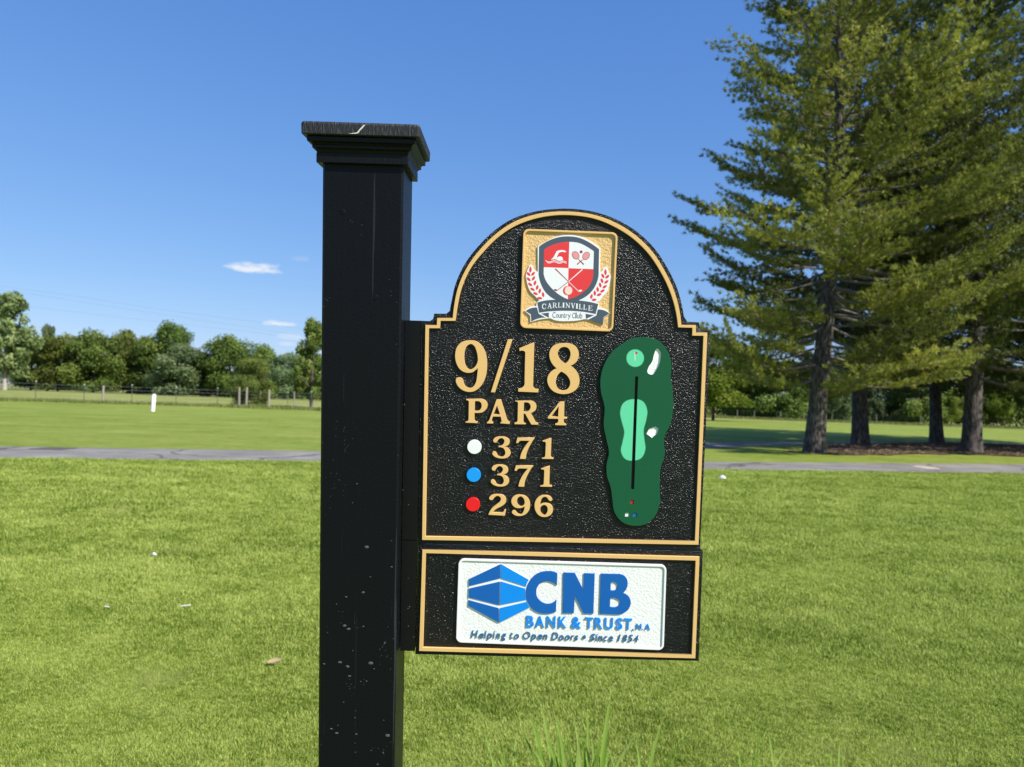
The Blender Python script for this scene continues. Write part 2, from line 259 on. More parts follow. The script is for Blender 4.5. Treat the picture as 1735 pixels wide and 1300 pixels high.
'six_c':[[(334,-155.6,0),(341.3,-156.1,0),(347.1,-159.9,0),(348.6,-164.1,0),(345.7,-166.2,0),(342.1,-164.7,0),(339.3,-160.6,0),(335.6,-158.5,0),(331,-159.7,0),(328,-164.5,0),(326.7,-173.5,1),(330.3,-171.3,0),(336.5,-170.1,0),(343.8,-171.6,0),(349.2,-176.2,0),(350.6,-182.5,0),(348.5,-189.4,0),(342.4,-194.8,0),(334.1,-196.6,0),(324.7,-193.6,0),(318.7,-186.4,0),(316,-175.9,0),(317.6,-166.3,0),(322.6,-159.4,0),(328.8,-156.4,0)],[(335,-173.5,0),(339.3,-176.4,0),(341,-182.2,0),(339.6,-188.5,0),(335.1,-192.9,0),(330.3,-190.3,0),(327,-184.1,0),(327.3,-177.7,0),(330.4,-174.5,0)]],
'map':[[(501.5,140.9,0),(528.6,137.8,0),(547.2,123.3,0),(558.8,98.1,0),(559.5,68.1,0),(564.2,41.1,0),(566.3,14,0),(562.2,-18,0),(552.5,-41,0),(553.9,-74.5,0),(547.4,-102.2,0),(547.2,-132.9,0),(548.6,-166.7,0),(541.8,-188.4,0),(527.2,-204.2,0),(506,-209.6,0),(481.3,-203.6,0),(465.4,-185.4,0),(459.9,-159.4,0),(456.1,-138,0),(448.6,-116.7,0),(447,-95.3,0),(450.7,-73.8,0),(445.3,-49.6,0),(439.2,-22.4,0),(439.6,10.9,0),(431.6,40.9,0),(430.6,67.9,0),(435.9,89,0),(450,113.3,0),(469,128.7,0),(486.6,138.8,0)]],
'bean':[[(531.7,120.8,0),(537.9,115.6,0),(539,103.6,0),(533.2,84,0),(523.7,73.2,0),(516.6,76.7,0),(517.2,85.1,0),(524.2,97.3,0),(528.1,113.8,0)]],
'hexbunk':[[(535.1,-22.6,1),(540.4,-26.1,1),(538.6,-35.2,1),(529.3,-43.7,1),(519,-36.3,1),(523.7,-26.5,1)]],
'fair':[[(493.3,26.7,0),(509.1,23.1,0),(517.9,6.7,0),(516.5,-11.5,0),(512.7,-29.8,0),(514.9,-48,0),(517.1,-66.2,0),(510.2,-81.6,0),(496.7,-86.5,0),(481.4,-83.8,0),(473.3,-70.3,0),(475.7,-51.9,0),(478,-33.6,0),(472.8,-15.6,0),(469.1,2.5,0),(474.5,19.3,0)]],
'slot':[[(493.8,68.9,1),(499.2,69,1),(500,-140.7,1),(493.6,-140.8,1)]],
'green':[[(491.9,118,0),(503.1,113.8,0),(508.1,102.8,0),(504,91.6,0),(493.1,86.9,0),(481.8,91.1,0),(476.9,102,0),(480.9,113.2,0)]],
'pole':[[(490.8,113.5,1),(492,113.5,1),(492.7,97.7,1),(491.5,97.6,1)]],
'flag':[[(492.3,115,1),(497.8,112.2,1),(492.8,109.3,1)]],
'tee_r':[[(493.7,-160.8,1),(500.4,-161,1),(500.1,-168.4,1),(493.4,-168.2,1)]],
'tee_w':[[(484.9,-185.3,1),(492.8,-185.2,1),(492.8,-192.6,1),(484.9,-192.7,1)]],
'tee_b':[[(499.5,-185,1),(507.2,-185.2,1),(507.1,-192.3,1),(499.5,-192.4,1)]],
'frame_out':[[(108.4,153.2,1),(129.1,153.3,1),(129.4,166.4,1),(157.5,167,1),(159.3,187.2,0),(166,222.5,0),(183.2,262.1,0),(205.9,293.4,0),(234,321.6,0),(264.3,342.4,0),(300.1,356,0),(337.2,362.5,0),(374.4,363.1,0),(411.9,358.2,0),(448.7,345.6,0),(482.6,326.1,0),(513.7,298.9,0),(538.8,264.6,0),(557.5,230,0),(568.6,198.2,0),(574.7,165.2,1),(601.6,165.9,1),(602,152,1),(623.1,152.5,1),(624.5,-242.9,1),(109.2,-244.5,1)]],
'frame_in':[[(115,147.3,1),(135.2,147.8,1),(135.7,161.2,1),(162.9,161.9,1),(165.6,186.3,0),(172.4,220.5,0),(188.6,258.1,0),(211.4,288.3,0),(238.4,315.9,0),(267.7,335.7,0),(302.4,349.3,0),(337.3,356.2,0),(373.6,357,0),(410,352.1,0),(445.7,339.2,0),(478.6,320.1,0),(508.6,293.5,0),(532.5,261.2,0),(551.1,226.6,0),(562.1,195.8,0),(569.1,160.7,1),(595.3,160.6,1),(595.7,146.3,1),(616.4,146.5,1),(617.9,-235.8,1),(115.7,-237.6,1)]],
'board_out':[[(99.9,160.3,1),(115.9,160.2,1),(121.7,164.3,1),(123.4,174,1),(145.6,174.5,1),(151.4,179.5,1),(153.7,193.4,0),(160.5,226.6,0),(177.8,266.2,0),(201.6,298.5,0),(229.6,326.7,0),(261,348.1,0),(298.9,361.8,0),(337,368.3,0),(375.3,369.2,0),(413.9,364.1,0),(452.8,351.5,0),(487.7,332,0),(520,303.9,0),(545.6,269,0),(564.9,233.4,0),(576.1,199.4,0),(580.1,181.3,1),(587,171.2,1),(608.4,171,1),(610.9,159.5,1),(618,157,1),(630.3,156.8,1),(629.3,-251.5,1),(101.6,-253.2,1)]],
'lowboard':[[(101.9,-254.8,1),(635,-256.8,1),(636.3,-468.8,1),(100.3,-465,1)]],
'low_out':[[(110.3,-262.3,1),(627.4,-266.1,1),(628.3,-461.6,1),(107.4,-456.5,1)]],
'low_in':[[(117.2,-269.2,1),(620.6,-273.3,1),(621.4,-454.4,1),(114.6,-449.6,1)]],
'crest_out':[[(281.3,320,1),(281.6,322.7,1),(282.7,325.2,1),(284.4,327.4,1),(286.6,329,1),(289.1,330.1,1),(291.8,330.4,1),(441.6,328.8,1),(444.3,328.4,1),(446.8,327.3,1),(449,325.6,1),(450.6,323.4,1),(451.7,320.9,1),(452,318.2,1),(450,160.2,1),(449.7,157.5,1),(448.6,155,1),(446.9,152.9,1),(444.7,151.2,1),(442.1,150.2,1),(439.4,149.9,1),(290.6,152,1),(287.9,152.4,1),(285.4,153.5,1),(283.2,155.2,1),(281.5,157.4,1),(280.5,159.9,1),(280.2,162.6,1)]],
'crest_in':[[(285,319,1),(285.2,321,1),(286,322.9,1),(287.3,324.5,1),(288.9,325.7,1),(290.8,326.4,1),(292.8,326.7,1),(440.6,325.1,1),(442.6,324.8,1),(444.4,324,1),(446,322.7,1),(447.3,321.1,1),(448,319.2,1),(448.3,317.2,1),(446.4,161.3,1),(446.1,159.3,1),(445.3,157.4,1),(444,155.8,1),(442.4,154.6,1),(440.5,153.8,1),(438.5,153.6,1),(291.6,155.7,1),(289.6,156,1),(287.7,156.8,1),(286.1,158,1),(284.9,159.7,1),(284.1,161.6,1),(283.9,163.6,1)]],
'spon_out':[[(177.6,-288.9,1),(178,-286.2,1),(179.1,-283.6,1),(180.7,-281.5,1),(182.9,-279.8,1),(185.5,-278.8,1),(188.2,-278.5,1),(555.6,-282.4,1),(558.3,-282.8,1),(560.9,-283.9,1),(563.1,-285.6,1),(564.7,-287.8,1),(565.8,-290.3,1),(566.2,-293,1),(567.4,-436.2,1),(567,-439,1),(566,-441.5,1),(564.3,-443.6,1),(562.2,-445.2,1),(559.7,-446.2,1),(556.9,-446.5,1),(186.5,-438.7,1),(183.8,-438.3,1),(181.3,-437.2,1),(179.1,-435.5,1),(177.5,-433.2,1),(176.4,-430.7,1),(176.1,-428,1)]],
'spon_in':[[(181.6,-288.9,1),(181.8,-287.2,1),(182.5,-285.7,1),(183.5,-284.3,1),(184.9,-283.3,1),(186.5,-282.7,1),(188.2,-282.5,1),(555.6,-286.4,1),(557.3,-286.7,1),(558.9,-287.3,1),(560.3,-288.4,1),(561.3,-289.7,1),(562,-291.3,1),(562.2,-293,1),(563.4,-436.2,1),(563.1,-437.8,1),(562.5,-439.4,1),(561.5,-440.7,1),(560.2,-441.7,1),(558.6,-442.3,1),(556.9,-442.5,1),(186.5,-434.7,1),(184.9,-434.4,1),(183.3,-433.7,1),(182,-432.7,1),(181,-431.3,1),(180.3,-429.7,1),(180.1,-428,1)]],
'emblem':[[(364.2,321.9,0),(384.1,319.9,0),(403.4,311.9,0),(421.5,299.1,1),(422.2,257.7,1),(425.2,258.1,0),(428.4,263.9,0),(432.7,266.6,0),(436.3,263.2,0),(438.3,256.4,0),(441.9,251.4,0),(441.4,241,0),(439.2,230.7,0),(436.9,222,0),(429.4,213.2,0),(422.7,204.4,0),(419.3,202.5,1),(422.9,200,1),(422.3,192.3,1),(431.9,190.8,0),(443,182.4,1),(431.6,174.3,1),(431.2,162.2,1),(418.8,167.9,0),(396,170.8,1),(392.6,169.8,0),(368.3,166.6,0),(340.4,168.5,0),(335.1,170.9,1),(314.4,167.8,0),(298.9,162.7,1),(297.7,175.1,1),(287.1,183.5,1),(295.5,189.7,0),(308.5,192.3,1),(309.1,199.6,1),(313.4,203.1,1),(306.2,209.8,0),(297.3,218.2,0),(292.8,226.7,0),(289.9,236.9,0),(288.2,247.1,0),(289.4,254,0),(292.7,261.8,0),(296,267,0),(299.9,262.9,0),(303.2,257,0),(309.8,254.6,1),(308,299.8,1),(325.8,310.5,0),(342.8,318.7,0)]],
'shield':[[(364.3,319.3,0),(382.5,317.3,0),(401.8,309.3,0),(419.5,297.8,1),(420.2,250.8,1),(416.4,235.2,0),(406.6,219.4,0),(386.2,205.4,1),(386.4,198.2,1),(344.8,197.1,1),(344.6,204.3,1),(326.9,215.6,0),(316,232.4,0),(311.2,249.5,1),(310.6,299.5,1),(327.5,310.6,0),(344.5,317,0)]],
'shield_in':[[(319.9,294.7,1),(334.6,303.1,0),(350,307.8,0),(365.5,309.5,0),(382.8,307.9,0),(400.4,299.9,0),(410.1,293.8,1),(410.2,250.5,1),(406,234.9,0),(394.4,220.8,0),(380.8,211.8,0),(365.7,206.3,1),(349.4,214.4,0),(333.4,227.8,0),(323.5,241.2,0),(320.3,251.4,1)]],
'q_red1':[[(319.9,294.7,1),(334.6,303.1,0),(350,307.8,0),(365.1,309.4,1),(365.1,262.6,1),(320.1,262.9,1)]],
'q_red2':[[(365.1,262.3,1),(410.3,261.8,1),(410.2,250.5,1),(406,234.9,0),(394.4,220.8,0),(380.8,211.8,0),(365.7,206.3,1)]],
'ribbon':[[(310.3,199.2,1),(325.6,203.1,0),(344.3,204.9,0),(365.1,205.6,0),(386,204.7,0),(404.9,202.7,0),(421.4,199.1,1),(417.1,180.9,1),(400.6,183.9,0),(382.6,185.4,0),(365.7,185.6,0),(346.9,184.9,0),(331.1,183.5,0),(314.3,180.6,1)]],
'tail_l':[[(289.5,182.9,1),(298.3,188.1,0),(310.1,189.9,1),(313.4,178.8,1),(326.7,172.1,1),(313.6,170.2,0),(300.4,164,1),(299.1,177.2,1)]],
'tail_r':[[(420.9,189.2,1),(430.2,188.6,0),(442.4,182.5,1),(431.7,175.3,1),(431.2,162,1),(419.1,166.1,0),(405,171,1),(418.6,178.4,1)]],
'fold_l':[[(317.8,179.2,1),(331.9,181.3,1),(332.1,172,1)]],
'fold_r':[[(398.7,180.9,1),(414.6,178.8,1),(400,171.8,1)]],
'swim':[[(332.4,276.1,1),(337.6,281.9,1),(342.6,292.2,1),(347.9,294,0),(354.4,294.4,0),(360.7,291.9,1),(357.4,290.6,1),(353.7,291.3,0),(346.8,289.3,1),(344.5,284.6,1),(343.1,279.2,1),(344.6,281.3,0),(349,283.1,0),(352.8,281.9,0),(354.6,277.1,1),(349.3,274.9,0),(346,275.2,0),(341,277.5,0),(336.9,277.4,0)]],
'wave1':[[(322.7,274.5,1),(323.6,274,1),(324.9,273.2,1),(326.4,272.4,1),(327.8,271.9,1),(329,271.8,1),(330.1,271.9,1),(331.2,272.1,1),(332.3,272.4,1),(333.5,272.9,1),(334.8,273.5,1),(336,274,1),(337.1,274.4,1),(338.1,274.5,1),(339,274.6,1),(339.9,274.5,1),(340.9,274.3,1),(342,273.9,1),(343.2,273.2,1),(344.6,272.6,1),(345.9,272.2,1),(347.3,272.1,1),(348.7,272.1,1),(349.9,272.3,1),(351.2,272.6,1),(352.3,273.1,1),(353.3,273.7,1),(354.1,274.1,1),(355,274.3,1),(356.4,274.1,1),(358.1,273.5,1),(359.8,272.8,1),(360.9,272.4,1),(361.4,273.5,1),(360.2,274,1),(358.6,274.6,1),(356.7,275.2,1),(355.1,275.5,1),(353.7,275.3,1),(352.6,274.7,1),(351.7,274.1,1),(350.8,273.8,1),(349.7,273.5,1),(348.5,273.4,1),(347.3,273.3,1),(346.2,273.4,1),(345,273.7,1),(343.8,274.3,1),(342.5,275,1),(341.2,275.4,1),(340.1,275.7,1),(339,275.8,1),(337.9,275.8,1),(336.8,275.6,1),(335.5,275.2,1),(334.2,274.6,1),(333,274,1),(331.9,273.6,1),(330.9,273.3,1),(329.9,273.1,1),(329.1,273,1),(328.1,273.1,1),(326.9,273.6,1),(325.5,274.3,1),(324.2,275,1),(323.3,275.5,1)]],
'wave2':[[(325.2,272,1),(325.7,271.7,1),(326.4,271.1,1),(327.3,270.5,1),(328.3,270.1,1),(329.4,270,1),(330.5,270.1,1),(331.6,270.3,1),(332.7,270.5,1),(333.8,270.9,1),(335,271.5,1),(336.1,272,1),(337.1,272.3,1),(338.1,272.4,1),(339,272.4,1),(340,272.3,1),(341,272.1,1),(342.1,271.7,1),(343.4,271.1,1),(344.7,270.5,1),(346,270.2,1),(347.4,270,1),(348.7,270.1,1),(350,270.3,1),(351.2,270.6,1),(352.3,271,1),(353.3,271.6,1),(354.2,272.1,1),(355.1,272.3,1),(356.5,272,1),(358.2,271.4,1),(359.9,270.7,1),(361,270.2,1),(361.4,271.2,1),(360.3,271.6,1),(358.6,272.3,1),(356.8,273,1),(355.1,273.3,1),(353.8,273.1,1),(352.7,272.5,1),(351.8,272,1),(350.9,271.6,1),(349.8,271.3,1),(348.6,271.2,1),(347.4,271.1,1),(346.2,271.2,1),(345,271.5,1),(343.8,272.1,1),(342.5,272.7,1),(341.3,273.1,1),(340.1,273.3,1),(339.1,273.4,1),(338,273.4,1),(336.9,273.3,1),(335.7,272.9,1),(334.6,272.4,1),(333.4,271.9,1),(332.4,271.5,1),(331.3,271.3,1),(330.3,271.1,1),(329.4,271,1),(328.6,271.1,1),(327.8,271.4,1),(327,271.9,1),(326.3,272.5,1),(325.8,272.9,1)]],
'rack_l':[[(382.4,289.4,1),(383.6,287.3,1),(384.2,284.9,1),(384.2,282.7,1),(383.5,280.8,1),(382.2,279.3,1),(380.4,278.5,1),(378.3,278.4,1),(376.1,279,1),(374.1,280.2,1),(372.3,282,1),(371.1,284.2,1),(370.5,286.5,1),(370.5,288.7,1),(371.2,290.7,1),(372.5,292.1,1),(374.3,292.9,1),(376.4,293.1,1),(378.6,292.5,1),(380.6,291.2,1)]],
'rack_li':[[(381.7,288.9,1),(382.8,287,1),(383.4,284.9,1),(383.4,283,1),(382.8,281.2,1),(381.7,280,1),(380.1,279.3,1),(378.3,279.2,1),(376.4,279.7,1),(374.6,280.9,1),(373,282.5,1),(371.9,284.4,1),(371.3,286.5,1),(371.3,288.5,1),(371.9,290.2,1),(373,291.5,1),(374.6,292.2,1),(376.4,292.2,1),(378.3,291.7,1),(380.1,290.5,1)]],
'rack_r':[[(401.6,282,1),(399.9,280.1,1),(398,278.7,1),(395.8,278,1),(393.7,278,1),(391.9,278.7,1),(390.5,280.1,1),(389.7,282,1),(389.5,284.2,1),(390,286.5,1),(391.1,288.8,1),(392.7,290.7,1),(394.7,292,1),(396.8,292.7,1),(398.9,292.7,1),(400.7,292,1),(402.1,290.6,1),(403,288.7,1),(403.1,286.5,1),(402.7,284.2,1)]],
'rack_ri':[[(400.9,282.4,1),(399.4,280.7,1),(397.7,279.4,1),(395.8,278.8,1),(394,278.8,1),(392.4,279.4,1),(391.1,280.6,1),(390.4,282.3,1),(390.3,284.2,1),(390.8,286.3,1),(391.8,288.3,1),(393.2,290,1),(395,291.3,1),(396.8,291.9,1),(398.7,292,1),(400.3,291.3,1),(401.5,290.1,1),(402.2,288.5,1),(402.3,286.5,1),(401.9,284.4,1)]],
'rh_l':[[(382.3,278.8,1),(382.9,278.1,1),(383.9,277.1,1),(385,275.9,1),(386.3,274.6,1),(387.7,273.2,1),(389.4,271.6,1),(390.9,270.1,1),(392,269,1),(393.4,270.6,1),(392.3,271.5,1),(390.6,272.9,1),(388.8,274.4,1),(387.3,275.7,1),(385.9,276.8,1),(384.6,277.9,1),(383.6,278.8,1),(382.8,279.4,1)]],
'rh_r':[[(391,278.8,1),(390.1,278.4,1),(388.8,277.6,1),(387.3,276.7,1),(385.9,275.7,1),(384.3,274.4,1),(382.6,272.8,1),(381.1,271.4,1),(380,270.4,1),(381.5,268.9,1),(382.5,270,1),(383.9,271.6,1),(385.4,273.2,1),(386.8,274.6,1),(388.1,275.7,1),(389.4,276.7,1),(390.6,277.6,1),(391.4,278.2,1)]],
'tball':[[(389.7,292.3,1),(389.6,291.5,1),(389.2,290.8,1),(388.6,290.2,1),(387.9,289.8,1),(387.1,289.7,1),(386.3,289.8,1),(385.5,290.1,1),(384.9,290.7,1),(384.5,291.4,1),(384.4,292.2,1),(384.5,293,1),(384.8,293.7,1),(385.4,294.3,1),(386.1,294.7,1),(386.9,294.9,1),(387.8,294.8,1),(388.5,294.4,1),(389.1,293.8,1),(389.5,293.1,1)]],
'club_a':[[(340.4,259.9,1),(365.3,238,1),(366.1,238.8,1),(341.8,261.4,1)]],
'club_b':[[(365.5,237.7,1),(383.2,222,1),(383.9,222.7,1),(366.2,238.5,1)]],
'head_b':[[(391.3,223.2,1),(391.2,222.6,1),(390.8,222.1,1),(390.1,221.5,1),(389.1,221.1,1),(388,220.7,1),(386.8,220.5,1),(385.8,220.5,1),(384.8,220.6,1),(384.2,221,1),(383.9,221.4,1),(384,221.9,1),(384.4,222.5,1),(385.1,223.1,1),(386.1,223.5,1),(387.2,223.9,1),(388.4,224.1,1),(389.4,224.1,1),(390.4,223.9,1),(391,223.6,1)]],
'club_c':[[(389.6,261.4,1),(365.5,238.7,1),(366.3,237.8,1),(391,260,1)]],
'club_d':[[(365.1,238.4,1),(346.1,222.5,1),(346.7,221.8,1),(365.8,237.6,1)]],
'head_d':[[(346.3,221.8,1),(346,221.4,1),(345.5,221.1,1),(344.7,220.9,1),(343.8,220.9,1),(342.8,221,1),(341.8,221.3,1),(340.9,221.7,1),(340.3,222.2,1),(339.9,222.7,1),(339.9,223.2,1),(340.1,223.6,1),(340.7,223.9,1),(341.4,224.1,1),(342.4,224.1,1),(343.4,223.9,1),(344.4,223.6,1),(345.2,223.2,1),(345.9,222.8,1),(346.2,222.2,1)]],
'gball':[[(373.6,222.3,1),(373.3,219.7,1),(372.2,217.3,1),(370.3,215.4,1),(368,214.1,1),(365.4,213.7,1),(362.8,214,1),(360.4,215.1,1),(358.4,216.9,1),(357.1,219.3,1),(356.6,221.9,1),(357,224.5,1),(358.1,226.9,1),(359.9,228.8,1),(362.3,230,1),(364.9,230.5,1),(367.5,230.2,1),(369.9,229,1),(371.9,227.2,1),(373.1,224.9,1)]],
'gball_i':[[(373.4,222.3,1),(373.1,219.9,1),(372.2,217.8,1),(370.7,216,1),(368.8,214.9,1),(366.7,214.4,1),(364.5,214.7,1),(362.6,215.8,1),(361,217.5,1),(359.9,219.6,1),(359.5,221.9,1),(359.8,224.3,1),(360.7,226.5,1),(362.2,228.2,1),(364.1,229.4,1),(366.2,229.8,1),(368.4,229.5,1),(370.3,228.5,1),(371.9,226.8,1),(373,224.7,1)]],
'leaves_l':[[(296.2,252.3,1),(298.3,255.7,0),(298.3,259.7,0),(296.3,263.6,1),(294.2,259.7,0),(294.1,255.7,0)],[(289.7,253.3,1),(290.2,249.8,0),(292.5,247.4,0),(296.3,246.4,1),(295.5,250.2,0),(293.1,252.6,0)],[(298.1,246.9,1),(301.6,247.8,0),(303.8,250.3,0),(304.4,254.2,1),(300.7,253,0),(298.5,250.4,0)],[(289.9,243.5,1),(290.8,240.1,0),(293.4,237.9,0),(297.3,237.3,1),(296,241,0),(293.5,243.2,0)],[(299.8,238.2,1),(303,239.7,0),(304.7,242.6,0),(304.6,246.5,1),(301.2,244.6,0),(299.5,241.7,0)],[(292.6,233.7,1),(293.9,230.4,0),(296.7,228.6,0),(300.7,228.4,1),(299,232,0),(296.2,233.8,0)],[(303.8,229.6,1),(306.6,231.8,0),(307.6,235,0),(306.6,238.8,1),(303.6,236.2,0),(302.7,232.9,0)],[(296.8,224.9,1),(298.4,221.7,0),(301.3,220.1,0),(305.3,220.3,1),(303.3,223.7,0),(300.3,225.3,0)],[(308.3,221.6,1),(311,223.9,0),(311.8,227.2,0),(310.5,230.9,1),(307.7,228.1,0),(307,224.9,0)],[(302.1,216.7,1),(304.1,213.8,0),(307.3,212.6,0),(311.2,213.3,1),(308.7,216.4,0),(305.5,217.6,0)],[(313.6,215.3,1),(316,217.8,0),(316.5,221.2,0),(315,224.8,1),(312.4,221.7,0),(311.9,218.4,0)],[(309.8,207.5,1),(312.5,205.1,0),(315.9,204.8,0),(319.5,206.4,1),(316.3,208.8,0),(312.9,209.2,0)],[(321.5,208.9,1),(322.9,212.2,0),(322.2,215.5,0),(319.5,218.4,1),(318.2,214.7,0),(318.9,211.4,0)]],
'leaves_r':[[(432.9,251.5,1),(434.7,255,0),(434.4,258.9,0),(432.1,262.8,1),(430.3,258.7,0),(430.6,254.7,0)],[(425.5,254.2,1),(425.3,250.7,0),(427.1,247.8,0),(430.6,246,1),(430.6,250,0),(428.8,252.8,0)],[(432.8,245.8,1),(436.3,246.3,0),(438.7,248.7,0),(439.8,252.5,1),(435.9,251.6,0),(433.4,249.3,0)],[(424.7,245.9,1),(424,242.4,0),(425.3,239.4,0),(428.6,237.1,1),(429.1,241,0),(427.7,244.1,0)],[(431.3,236.5,1),(434.8,236.9,0),(437.3,239.1,0),(438.5,242.9,1),(434.6,242.1,0),(432,239.9,0)],[(422.4,238.3,1),(421.3,235,0),(422.2,231.7,0),(425.1,229,1),(426.2,232.8,0),(425.2,236.1,0)],[(428.1,228,1),(431.7,228,0),(434.4,230,0),(436,233.6,1),(432,233.3,0),(429.3,231.3,0)],[(420.4,221.1,1),(421.8,224.3,0),(421.1,227.6,0),(418.4,230.5,1),(417,226.8,0),(417.7,223.5,0)],[(424.2,220.6,1),(427.8,220.4,0),(430.7,222.1,0),(432.4,225.7,1),(428.5,225.6,0),(425.6,223.9,0)],[(415.1,214,1),(416.7,217.1,0),(416.3,220.5,0),(413.7,223.6,1),(412.2,220,0),(412.6,216.6,0)],[(418.1,214.2,1),(421.6,213.6,0),(424.7,215,0),(426.9,218.3,1),(422.9,218.7,0),(419.8,217.3,0)],[(407.5,207.9,1),(410.1,210.3,0),(410.9,213.6,0),(409.5,217.3,1),(406.8,214.4,0),(406.1,211.2,0)],[(408.8,206.1,1),(412,204.4,0),(415.3,204.8,0),(418.4,207.3,1),(414.8,208.9,0),(411.4,208.5,0)]],
'hexbase':[[(197.4,-316.2,1),(255.9,-286.1,1),(310.4,-315.4,1),(314.4,-340.1,1),(315.2,-369.5,1),(256.9,-400,1),(196.9,-368.5,1)]],
'slab1':[[(197.9,-317,1),(255.3,-287.2,1),(255.4,-314,1),(198.1,-329.9,1)]],
'slab2':[[(256.9,-287.2,1),(309.3,-315.9,1),(306,-322.2,0),(304.4,-328.5,1),(256.9,-313.9,1)]],
'slab3':[[(198,-335,1),(255.3,-320.4,1),(255,-365.2,1),(198.1,-351.6,1)]],
'slab4':[[(257,-320.3,1),(303.2,-333,1),(303.2,-342.6,0),(305.3,-354,1),(256.8,-364.9,1)]],
'slab5':[[(198,-357,1),(254.5,-371.2,1),(255.2,-398.7,1),(197.8,-367.7,1)]],
'slab6':[[(256.5,-371.5,1),(306.3,-358,1),(309,-363.4,0),(312.4,-368.6,1),(256.8,-398.7,1)]],
'C':[[(362.2,-302.3,1),(352.2,-299,0),(342,-298.8,0),(328.1,-302.3,0),(316.9,-310.3,0),(308.4,-323.5,0),(304.7,-337.9,0),(306,-352.2,0),(312.1,-365.1,0),(321.3,-374.1,0),(332.9,-379.1,0),(344.4,-379.9,0),(354.6,-378.4,0),(361.9,-375.9,1),(362.1,-352.7,1),(354,-359.7,0),(343.9,-361.2,0),(333.5,-356.9,0),(326.3,-349.2,0),(323.9,-338.8,0),(325.7,-329,0),(332.5,-321.1,0),(342.6,-317.6,0),(352.8,-319.8,0),(362.2,-325.3,1)]],
'N':[[(373.9,-301.2,1),(394.9,-301,1),(412.5,-334.5,1),(412.1,-301.6,1),(432.2,-301.6,1),(432.3,-378.5,1),(414,-378.2,1),(396.3,-343.9,1),(395.5,-378.1,1),(375,-378.3,1)]],
'B':[[(443.9,-301.7,1),(475.8,-301.7,1),(486.1,-303.7,0),(492.8,-310.8,0),(494.6,-319.8,0),(492.8,-329,0),(486.7,-337.6,1),(495.2,-342,0),(501.4,-352.3,0),(501.1,-361.5,0),(496.3,-370.7,0),(487.6,-376.8,0),(477.4,-379,1),(444.1,-378.3,1)],[(463,-316.6,1),(470,-317.1,0),(475.3,-320.9,0),(476.1,-326.1,0),(472.5,-332,0),(462.9,-332.8,1)],[(462.8,-347.6,1),(473.7,-347.9,0),(480.9,-352.7,0),(481.8,-358.6,0),(476.8,-363.9,0),(462.8,-364.2,1)]],
'bank_text':[('B',307.2,-406.7,321.1,-385),('A',324,-407,340.7,-385.3),('N',345.5,-406.9,361.7,-385.2),('K',368,-407,382.1,-385.5),('&',391.8,-407.3,409.6,-385.4),('T',417.3,-407.1,432.3,-386.1),('R',435.7,-407.6,450.3,-386.1),('U',454.6,-407.7,470,-386.2),('S',476.1,-408,487.7,-386.3),('T',490.8,-408.2,505.7,-386.8),(',',507.5,-410.7,509.5,-406.4),('N',514.6,-407.2,523.8,-396.5),('.',525.9,-407.7,527.2,-406.1),('A',530.8,-407.9,540.4,-396.7)],
'slogan':[('H',204.2,-429.3,217,-415),('e',219.1,-429.9,228,-420.4),('l',229.8,-429.8,232.9,-415.3),('p',233.5,-434.5,243.8,-420.4),('i',246.1,-429.8,249.1,-415.5),('n',251.6,-429.9,258.4,-420.1),('g',260.5,-434.2,270.5,-420.1),('t',277.6,-429.9,282.5,-417.3),('o',285.4,-430.2,294.1,-420.6),('O',301.8,-429.9,315.2,-415.9),('p',316.5,-435,326.3,-420.7),('e',329.1,-430,337.8,-420.5),('n',339.4,-430.2,347.6,-420.6),('D',355.1,-430.4,367.6,-416.3),('o',369.4,-431.3,378.1,-421.2),('o',380.7,-430.7,389.6,-421),('r',391.9,-430.5,397.3,-421.1),('s',398.1,-430.9,405.5,-421.3),('•',413.4,-428,419.8,-420.5),('S',427.3,-430.9,437.6,-417.5),('i',438.6,-430.9,441.8,-417.8),('n',443.2,-431.1,451.1,-421.5),('c',453.5,-431.4,459.9,-421.6),('e',463.3,-431.5,471.1,-421.6),('1',479.7,-431,485.4,-418.2),('8',489.5,-431.5,497.7,-418.2),('5',499.8,-431.7,508.5,-418.3),('4',510.6,-431.7,518.8,-418.5)],
'club1':[('C',318.9,187.4,326.7,197.2),('A',328.5,188.9,337.1,198.5),('R',338.1,189.9,346.5,199.4),('L',347.5,190.9,354.4,199.8),('I',355.9,191.1,360.3,200),('N',361.6,190.7,370.4,200),('V',371.6,190,379.7,199.8),('I',380.5,189.8,384.7,199.1),('L',386,188.9,392.6,198.3),('L',394,188.2,400.6,197.5),('E',402.9,186.7,411.3,196)],
'club2':[('C',338.6,172.2,344.2,182.6),('o',345.3,172.4,349.1,179.1),('u',349.7,172.3,353.9,178.9),('n',354.5,172.3,358.8,179),('t',359.4,172.4,362.1,181.1),('r',362.9,172.4,366.2,179),('y',366.8,169.7,371.9,179),('C',374.5,172.3,379.6,182.1),('l',380.5,172.3,382.5,182.8),('u',383.5,172.3,387.8,179.1),('b',388.6,172.2,393.1,182.7)],
'dots':[[202.2,-68.3],[202.1,-120.5],[202,-175.7]],
}

